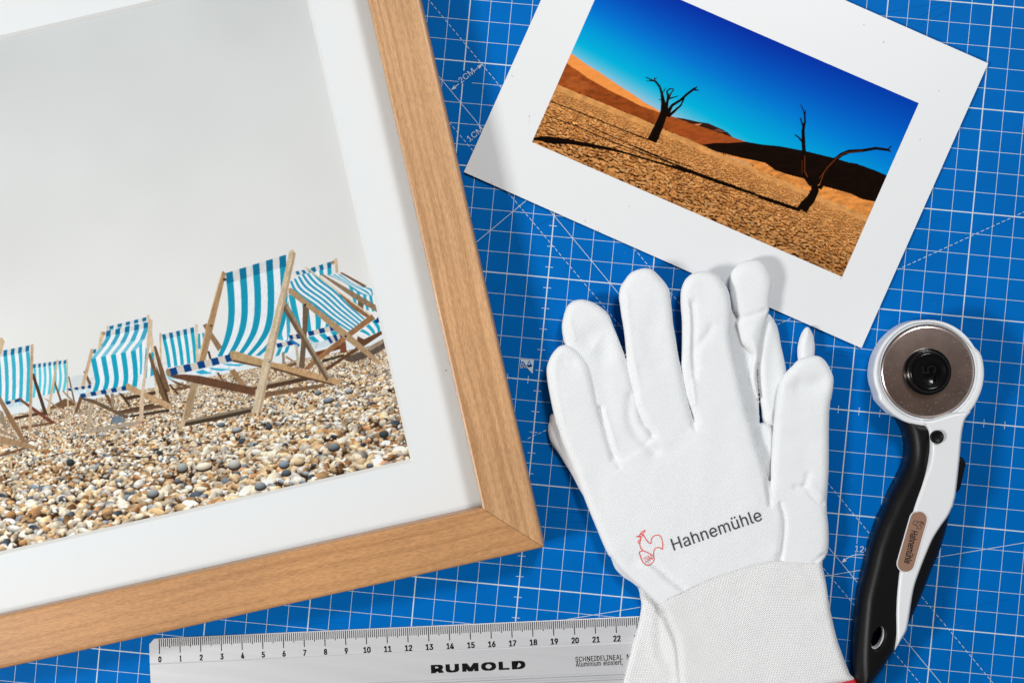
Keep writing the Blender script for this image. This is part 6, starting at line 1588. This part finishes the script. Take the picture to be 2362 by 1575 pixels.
root_o = empty("cotton_glove", (*P([(1620, 1150)], 0)[0], 0.0))
go_ = over.grow("hand", MAT['knit'], None, stitch(-62, 0.00115, 0.0010), wobble=0.00022, seed=51, clip=join_side(o_bx, o_by, 0.011, 1))
ocuff = Soft(0.0004)
cuff_o = [(1505, 1382), (1520, 1360), (1575, 1325), (1612.5, 1310), (1667.5, 1288), (1730, 1268), (1772, 1258), (1797, 1258), (1875, 1262), (1904, 1268), (1901, 1282)] + \
    z6([(868, 470), (885, 560), (905, 660), (920, 770), (938, 880), (960, 980), (985, 1090), (1012, 1190), (1045, 1280), (1082, 1380), (1122, 1480), (1152, 1540)]) + \
    [(1900, 1582), (1780, 1612), (1660, 1640), (1580, 1652)] + z5([(770, 1800), (750, 1568), (736, 1400), (725, 1270), (710, 1180), (680, 1100), (640, 1010), (592, 902)])
ocuff.piece(cuff_o, ZU + 0.0006, 0.0064, 0.0034)
ocuff.crease(z6([(460, 720), (640, 790), (840, 760)]), -0.0006, 0.0045, 0.01)
ocuff.crease(z6([(700, 480), (780, 560), (830, 700)]), -0.0005, 0.0030, 0.01)
ocuff.crease(z5([(640, 900), (760, 1100), (800, 1300)]), 0.0005, 0.0040, 0.01)
gco = ocuff.grow("cuff", MAT['cuff'], None, cuff_rows(o_bx, o_by, 0.010, 0.00125, 0.00135), wobble=0.00025, seed=55, clip=join_side(o_bx, o_by, 0.011, -1))
hem = Soft(0.0004)
hem.piece([(1973, 1566), (1963, 1564), (1900, 1581), (1780, 1610), (1660, 1638), (1578, 1650), (1580, 1664), (1665, 1653), (1785, 1626), (1905, 1598), (1974, 1580)], ZU + 0.0007, 0.0064, 0.0014)
gh = hem.grow("hem_stitching", MAT['red'], None)
# printed logo follows the cloth
LIFT = 0.00022
lg = MB()
hz = lambda pts: over.height(pts, LIFT)
zt = 0.0120
t0, t1 = P([z5([(700, 346)])[0], z5([(1516, 64)])[0]], zt)


def logo_word(mb, text, a, b, height, zf, bold):
    put_text(mb, text, a, b - a, np.linalg.norm(b - a), height, zf, bold=bold, track=0.01)


logo_word(lg, "Hahnemühle", t0, t1, 0.00610, hz, 0.00002)
wordmark = lg.build("word_mark", MAT['ink_dark'])
rooster = [
    [(350, 215), (378, 207), (386, 190), (402, 172), (432, 157), (420, 176), (409, 190), (420, 208), (436, 234), (458, 264), (485, 278), (487, 252), (497, 226), (515, 208), (545, 200), (570, 210), (586, 240), (594, 280), (592, 334)],
    [(592, 334), (572, 320), (548, 315), (526, 324), (513, 345), (509, 375), (510, 400)],
    [(510, 400), (485, 378), (450, 360), (412, 346)],
    [(350, 215), (372, 216), (388, 222), (392, 236), (384, 262), (382, 290), (392, 320), (412, 346)],
    [(392, 236), (376, 248), (366, 262), (370, 274), (383, 272)],
    [(412, 346), (378, 358), (390, 400), (405, 440), (428, 468), (458, 478), (486, 470), (508, 446), (515, 420), (510, 400)],
]
rb = MB()


def rooster_to(fn, mb, w, zf, ztr):
    for ln in rooster:
        p = P(fn(ln), ztr)
        mb.ribbon(smooth_open(p, 4) if len(ln) > 5 else p, w, zf)
    c = P(fn([(395, 204)]), ztr)[0]
    return c


ec = rooster_to(z5, rb, 0.00036, hz, zt)
rb.ribbon([ec + 0.00065 * np.array([math.cos(a), math.sin(a)]) for a in np.linspace(0, 2 * math.pi, 12)[:-1]], 0.0003, hz, closed=True)
d0, d1 = P([z5([(432, 456)])[0], z5([(506, 424)])[0]], zt)
put_text(rb, "1584", d0, d1 - d0, np.linalg.norm(d1 - d0), 0.0026, hz)
emblem = rb.build("rooster_emblem", MAT['ink_red'])
adopt(root_o, go_, gco, gh, wordmark, emblem)
tag(root_o, "white glove lying on top, with a red rooster logo and dark lettering", "glove", group="pair of white cotton gloves")


# ------------------------------------------------------------------ aluminium ruler
ZR = 0.0022
ra, rbp = P([(367, 1471.3), (1420, 1423.0)], 0.0010)
ru = (rbp - ra) / np.linalg.norm(rbp - ra)
rv = np.array([ru[1], -ru[0]])
CM = np.linalg.norm(rbp - ra) / 22.0
ruler = empty("cutting_ruler", (*(ra + ru * 0.15 + rv * 0.02), 0.0))
RL = lambda u, v: ra + ru * u + rv * v
prof = [(0.0, 0.0003), (0.0, 0.0008), (0.0003, 0.00095), (0.0118, ZR), (0.0121, ZR - 0.00018), (0.0124, ZR), (0.0258, ZR + 0.0001), (0.0262, ZR + 0.0008), (0.0270, ZR + 0.0008), (0.0274, ZR - 0.0001),
        (0.0282, ZR - 0.0001), (0.0286, ZR + 0.0008), (0.0294, ZR + 0.0008), (0.0298, ZR), (0.0380, ZR), (0.0390, 0.0012), (0.0390, 0.0003)]
n = len(prof)
mb = MB()
stations = [(-0.0049, 0.0026), (-0.0024, 0.0), (0.3050, 0.0), (0.3075, 0.0026)]
V = []
for u, cut in stations:
    for v, z in prof:
        V.append((*RL(u, max(v, cut)), z if v >= cut or z < 0.0005 else float(np.interp(cut, [p[0] for p in prof[1:15]], [p[1] for p in prof[1:15]]))))
F = []
for k in range(3):
    F += [[k * n + i, k * n + (i + 1) % n, (k + 1) * n + (i + 1) % n, (k + 1) * n + i] for i in range(n)]
F += [list(range(n)), list(range(3 * n, 4 * n))[::-1]]
mb.add(V, F)
rbody = mb.build("ruler_body", MAT['alu'])


def ruler_z(pts):
    v = (np.asarray(pts) - ra) @ rv
    return np.interp(v, [p[0] for p in prof[1:15]], [p[1] for p in prof[1:15]]) + 0.00007


tk = MB()
for k in range(0, 301):
    L = 0.0073 if k % 10 == 0 else (0.0048 if k % 5 == 0 else 0.0041)
    w = 0.00040 if k % 10 == 0 else 0.00034
    u = k * CM / 10
    pts = np.array([RL(u - w / 2, 0.0004), RL(u - w / 2, L), RL(u + w / 2, L), RL(u + w / 2, 0.0004)])
    tk.flat(pts, ruler_z(pts))
ticks = tk.build("scale_marks", MAT['ink_black'])
tx = MB()
for k in range(31):
    s = str(k)
    wd = 0.00155 if len(s) == 1 else 0.0036
    if s == "1":
        wd = 0.0009
    c = k * CM + 0.0001
    put_text(tx, s, RL(c - wd / 2, 0.0115), ru, wd, 0.0030, ruler_z, bold=0.00016)
logo_a, logo_b = P([(994.6, 1552), (1212, 1541.5)], ZR)
put_text(tx, "RUMOLD", logo_a, logo_b - logo_a, np.linalg.norm(logo_b - logo_a), 0.0041, ruler_z, bold=0.0006, track=0.09)
for txt, a, b, h in (("SCHNEIDELINEAL", (1327.5, 1525.5), (1436, 1520), 0.0025), ("Aluminium eloxiert,", (1328.5, 1539.8), (1436.5, 1534.3), 0.0031), ("N", (1446, 1519.5), (1454, 1519.1), 0.0025)):
    p, q = P([a, b], ZR)
    put_text(tx, txt, p, q - p, np.linalg.norm(q - p), h, ruler_z, bold=0.00003, track=0.035)
words = tx.build("ruler_lettering", MAT['ink_black'])
adopt(ruler, rbody, ticks, words)
tag(ruler, "silver aluminium ruler with black centimetre scale, lying partly under the gloves", "ruler")


# ------------------------------------------------------------------ rotary cutter
c1 = lambda p: Q(1970, 720, p)
c2 = lambda p: Q(1950, 1183, p)
c3 = lambda p: Q(1970, 980, p)
cutter = empty("rotary_cutter", (*P([(2090, 1150)], 0)[0], 0.0))
grip_left = c1([(370, 945), (420, 1015), (455, 1085), (478, 1170), (485, 1250), (480, 1330), (460, 1410), (430, 1480)]) + c3([(390, 520), (330, 640), (280, 760), (230, 870), (190, 985), (150, 1110), (112, 1270), (80, 1400)]) + \
    c2([(125, 740), (110, 870), (98, 1000), (88, 1140), (82, 1280), (82, 1400), (94, 1540), (110, 1620), (150, 1660), (190, 1630), (240, 1560), (290, 1490), (340, 1420), (390, 1340), (432, 1280), (475, 1215), (540, 1090)])
grip_right = c2([(558, 1060), (600, 970), (640, 880), (690, 770), (750, 620), (800, 490), (850, 380), (890, 260), (930, 120), (955, 0)]) + c3([(885, 768), (900, 700), (800, 640), (700, 400), (720, 200), (760, 60)])
grip = Soft(0.0004)
grip.piece(grip_left + grip_right + c1([(800, 1000), (560, 960)]), 0.0015, 0.0175, 0.0062, floor=0.0006)
hc = P(c2([(298, 1147)]), 0.017)[0]
hx = P(c2([(332, 1040)]), 0.017)[0] - hc
hl = np.linalg.norm(hx)
hx /= hl
hy = np.array([-hx[1], hx[0]])


def oval(a, b, m=48):
    return np.array([hc + hx * a * math.cos(t) + hy * b * math.sin(t) for t in np.linspace(0, 2 * math.pi, m, endpoint=False)])


grip.holes.append(oval(hl, hl * 0.50))
go2 = grip.grow("grip", MAT['rubber'], None)
shell_pts = c1([(560, 980), (615, 1046), (645, 1120), (663, 1240), (656, 1340), (635, 1420), (600, 1510)]) + c3([(570, 560), (520, 700), (470, 860), (430, 1030), (395, 1200), (370, 1340), (358, 1450)]) + \
    c2([(430, 720), (422, 880), (424, 1050), (428, 1180), (433, 1270), (440, 1262), (470, 1208), (540, 1092), (562, 1030), (584, 900), (600, 800), (630, 650), (690, 480), (750, 330), (800, 220), (870, 110), (932, 22)]) + \
    c3([(885, 765), (897, 745), (910, 690), (922, 640), (940, 490), (960, 300)]) + c1([(972, 1200), (985, 1090), (1010, 990), (1060, 900), (900, 900), (700, 960)])
shell = Soft(0.0004)
sp_ = np.array(shell_pts)
shell.piece(sp_, 0.0040, 0.0162, 0.0022, floor=0.0025)
sh_o = shell.grow("handle_shell", MAT['white_plastic'], None)

HC = P([c1([(681, 546)])[0]], 0.0175)[0]                       # blade axle
PXM = np.linalg.norm(P([(2000, 800)], 0.0175)[0] - P([(2100, 800)], 0.0175)[0]) / 100 / 4   # metres per 4x-enlargement pixel
guard_px = c1([(600, 74), (700, 71), (800, 90), (900, 133), (1000, 208), (1070, 282), (1108, 322), (1160, 376), (1185, 450), (1196, 560), (1186, 660), (1160, 750), (1112, 850), (1055, 925), (985, 985), (900, 1020), (800, 1042), (700, 1052), (620, 1047), (560, 1036),
               (470, 1010), (385, 962), (350, 940), (270, 862), (226, 806), (222, 770), (205, 722), (185, 660), (174, 570), (188, 460), (214, 380), (270, 280), (350, 190), (440, 124), (530, 86)])


def ring_solid(name, outer, inner, z0, z1, bev, mat):
    """plate with a round opening and softened edges; outer and inner have the same number of points"""
    o, i = np.asarray(outer), np.asarray(inner)
    m = len(o)
    co, ci = o.mean(0), i.mean(0)
    sh = lambda p, c, d: p + (p - c) / np.linalg.norm(p - c, axis=1)[:, None] * d
    rings = [(o, z0), (o, z1 - bev), (sh(o, co, -bev * 0.35), z1 - bev * 0.3), (sh(o, co, -bev), z1), (sh(i, ci, bev), z1), (sh(i, ci, bev * 0.3), z1 - bev * 0.3), (i, z1 - bev), (i, z0)]
    V = np.vstack([np.column_stack([p, np.full(m, z)]) for p, z in rings])
    F = []
    for k in range(len(rings)):
        k2 = (k + 1) % len(rings)
        F += [[k * m + a, k * m + (a + 1) % m, k2 * m + (a + 1) % m, k2 * m + a] for a in range(m)]
    return mesh_np(name, V, np.array(F), mat, None, False)


def by_angle(poly, c, m, flip=False):
    """resample an outline at even angles round a centre"""
    d = poly - c
    a = np.arctan2(d[:, 1], d[:, 0])
    r = np.linalg.norm(d, axis=1)
    o = np.argsort(a)
    a, r = a[o], r[o]
    aa = np.linspace(-math.pi, math.pi, m, endpoint=False)
    rr = np.interp(aa, np.concatenate([a - 2 * math.pi, a, a + 2 * math.pi]), np.concatenate([r, r, r]))
    return c + np.column_stack([np.cos(aa), np.sin(aa)]) * rr[:, None]


def circle(c, r, m):
    aa = np.linspace(-math.pi, math.pi, m, endpoint=False)
    return c + np.column_stack([np.cos(aa), np.sin(aa)]) * r


NA = 120
gout = by_angle(P(smooth_closed(guard_px, 4), 0.0170), HC, NA)
BR_ = 432 * PXM
guard = ring_solid("blade_guard", gout, circle(HC, BR_ + 22 * PXM, NA), 0.0030, 0.0188, 0.0011, MAT['white_plastic'])
lip = ring_solid("guard_lip", circle(HC, BR_ + 24 * PXM, NA), circle(HC, BR_ + 3 * PXM, NA), 0.0060, 0.0179, 0.0005, MAT['guard'])


def lathe(name, c, prof_, mat, m=64):
    V, F = [], []
    k = len(prof_)
    for r, z in prof_:
        for a in np.linspace(0, 2 * math.pi, m, endpoint=False):
            V.append((c[0] + r * math.cos(a), c[1] + r * math.sin(a), z))
    for i in range(k - 1):
        F += [[i * m + a, i * m + (a + 1) % m, (i + 1) * m + (a + 1) % m, (i + 1) * m + a] for a in range(m)]
    V.append((c[0], c[1], prof_[-1][1]))
    mb_ = MB()
    mb_.add(V, F + [[(k - 1) * m + a, (k - 1) * m + (a + 1) % m, len(V) - 1] for a in range(m)])
    return mb_.build(name, mat, None, True)


blade = lathe("blade", HC, [(BR_, 0.0168), (BR_ - 0.0002, 0.01735), (BR_ - 0.0012, 0.01765), (BR_ - 0.0016, 0.01770), (0.004, 0.01770)], MAT['blade'], 128)
edge = lathe("blade_edge", HC, [(BR_ + 0.00015, 0.0166), (BR_ + 0.00015, 0.01725)], MAT['steel'], 128)
rk = 218 * PXM
nc = HC + (P([c1([(697, 551)])[0]], 0.024)[0] - HC) * 1.0
nut = lathe("axle_nut", nc, [(rk, 0.0177), (rk, 0.0200), (rk * 0.985, 0.0206), (rk * 0.93, 0.0209), (rk * 0.90, 0.0208), (rk * 0.88, 0.0222), (rk * 0.84, 0.0240), (rk * 0.78, 0.0246), (rk * 0.68, 0.0246), (rk * 0.62, 0.0238), (0.001, 0.0237)], MAT['black_plastic'])
emb = MB()
fw = P([c1([(640, 690)])[0], c1([(620, 470)])[0]], 0.024)
put_text(emb, "45", P([c1([(770, 668)])[0]], 0.0238)[0], fw[1] - fw[0], 0.0092, 0.0064, 0.02382)
size_mark = emb.build("size_number", MAT['rubber'])
bl = MB()
# lettering etched round the blade
arcs = "1 2 3 4 5 6 7 8 9 0 1 2 3 4 5 6 7 8"
for k in range(0):
    pass
btn_c = P([c1([(766, 1150)])[0]], 0.0210)[0]
btn = lathe("lock_button", btn_c, [(0.00315, 0.0200), (0.00315, 0.0212), (0.0030, 0.0216), (0.0026, 0.02175), (0.0024, 0.0216), (0.0022, 0.0214), (0.0005, 0.0214)], MAT['rubber'], 40)
slider = Soft(0.0003)
slider.piece(c3([(930, 290), (968, 284), (1000, 304), (1022, 348), (1012, 400), (986, 520), (965, 590), (926, 628), (900, 600), (900, 400)]), 0.0060, 0.0100, 0.0016, floor=0.0045)
sl = slider.grow("blade_slider", MAT['rubber'], None)
ba, bb = c3([(596, 872)])[0], c3([(480, 1277)])[0]
a0, b0 = P([ba, bb], 0.0203)
ax_ = (b0 - a0) / np.linalg.norm(b0 - a0)
nx_ = np.array([-ax_[1], ax_[0]])
RB = 76 * PXM


def stadium(r, m=16):
    out = []
    for c, s in ((a0, -1), (b0, 1)):
        for t in np.linspace(-math.pi / 2, math.pi / 2, m):
            out.append(c + s * (ax_ * math.cos(t) * r) + s * nx_ * math.sin(t) * r)
    return np.array(out)


badge = slab(stadium(RB), 0.0195, 0.02035, 0.0002).build("name_badge", MAT['copper'])
rim_ = ring_solid("badge_rim", stadium(RB + 10 * PXM), stadium(RB + 1 * PXM), 0.0195, 0.02045, 0.0002, MAT['white_plastic'])
bt = MB()
w0, w1 = P([c3([(526, 968)])[0], c3([(458, 1268)])[0]], 0.0203)
put_text(bt, "Hahnemühle", w0, w1 - w0, np.linalg.norm(w1 - w0), 0.0036, 0.02042, bold=0.00006)
bo = P(c3([(590, 915)]), 0.0203)[0]
kk = 0.31 * PXM
for ln in rooster:
    mp = [bo + ax_ * (p[0] - 470) * kk + nx_ * (320 - p[1]) * kk for p in ln]
    bt.ribbon(smooth_open(mp, 3), 0.00022, 0.02042)
badge_text = bt.build("badge_lettering", MAT['ink_black'])
# pale bush lining the hanging hole
bush = ring_solid("hole_bush", oval(hl * 1.0, hl * 0.50), oval(hl * 0.93, hl * 0.44), 0.0110, 0.0160, 0.0004, MAT['white_plastic'])
# fine scratches and etched strokes on the blade
ek = MB()
rr_ = random.Random(4)
for k in range(150):
    a = rr_.uniform(0, 2 * math.pi)
    r_ = BR_ * rr_.choice([rr_.uniform(0.80, 0.92), rr_.uniform(0.60, 0.95)])
    c = HC + r_ * np.array([math.cos(a), math.sin(a)])
    t_ = rr_.uniform(0, math.pi) if rr_.random() < 0.5 else a
    l_ = rr_.uniform(0.0002, 0.0012)
    v_ = np.array([math.cos(t_), math.sin(t_)]) * l_ / 2
    ek.ribbon([c - v_, c + v_], rr_.uniform(0.00008, 0.0002), 0.01773)
etch = ek.build("blade_scratches", MAT['steel'])
adopt(cutter, go2, sh_o, guard, lip, blade, nut, btn, sl, badge)
adopt(blade, edge, etch)
adopt(nut, size_mark)
adopt(badge, rim_, badge_text)
adopt(go2, bush)
tag(cutter, "rotary cutter with round blade, white and black handle and small copper badge", "rotary cutter")

# stray fibres and dust that have settled on the mat and the photo
lint = MB()
rl = random.Random(8)


def fibre(px, py, zf, size, w):
    c = P([(px, py)], 0.001)[0]
    a = rl.uniform(0, 6.28)
    b = a + rl.uniform(-1.4, 1.4)
    s = size * rl.uniform(0.5, 1.3)
    d1_, d2_ = np.array([math.cos(a), math.sin(a)]), np.array([math.cos(b), math.sin(b)])
    lint.ribbon(smooth_open([c - d1_ * s, c, c + d2_ * s], 4), w, zf)


cz = lambda q: card_z(q[:, 0], q[:, 1]) + 0.00012
for k in range(26):
    s, t = rl.random(), rl.random()
    q = np.array(card_px[0]) * (1 - s) * (1 - t) + np.array(card_px[1]) * s * (1 - t) + np.array(card_px[2]) * s * t + np.array(card_px[3]) * (1 - s) * t
    if q[1] > 10 and not inside(pic_px, np.array([q[0]]), np.array([q[1]]))[0]:
        fibre(q[0], q[1], cz, 0.0007, rl.uniform(0.00006, 0.00013))
for k in range(70):
    fibre(rl.uniform(960, 2350), rl.uniform(5, 1560), lambda q: np.full(len(q), 0.00022), 0.0006, rl.uniform(0.00006, 0.00012))
for (fx, fy, sz) in ((2039, 97, 0.0009), (1133, 423, 0.0013), (1380, 532, 0.0008), (1417, 551, 0.0009), (2166, 210, 0.0005), (2123, 322, 0.0006)):
    c = P([(fx, fy)], 0.002)[0]
    lint.ribbon([c - np.array([0.3, 1]) * sz / 2, c + np.array([0.3, 1]) * sz / 2], 0.00022, cz)
lo_ = lint.build("lint_fibres", MAT['lint'])
tag(lo_, "tiny grey dust fibres scattered over the mat and the photo print", "lint", kind="stuff")
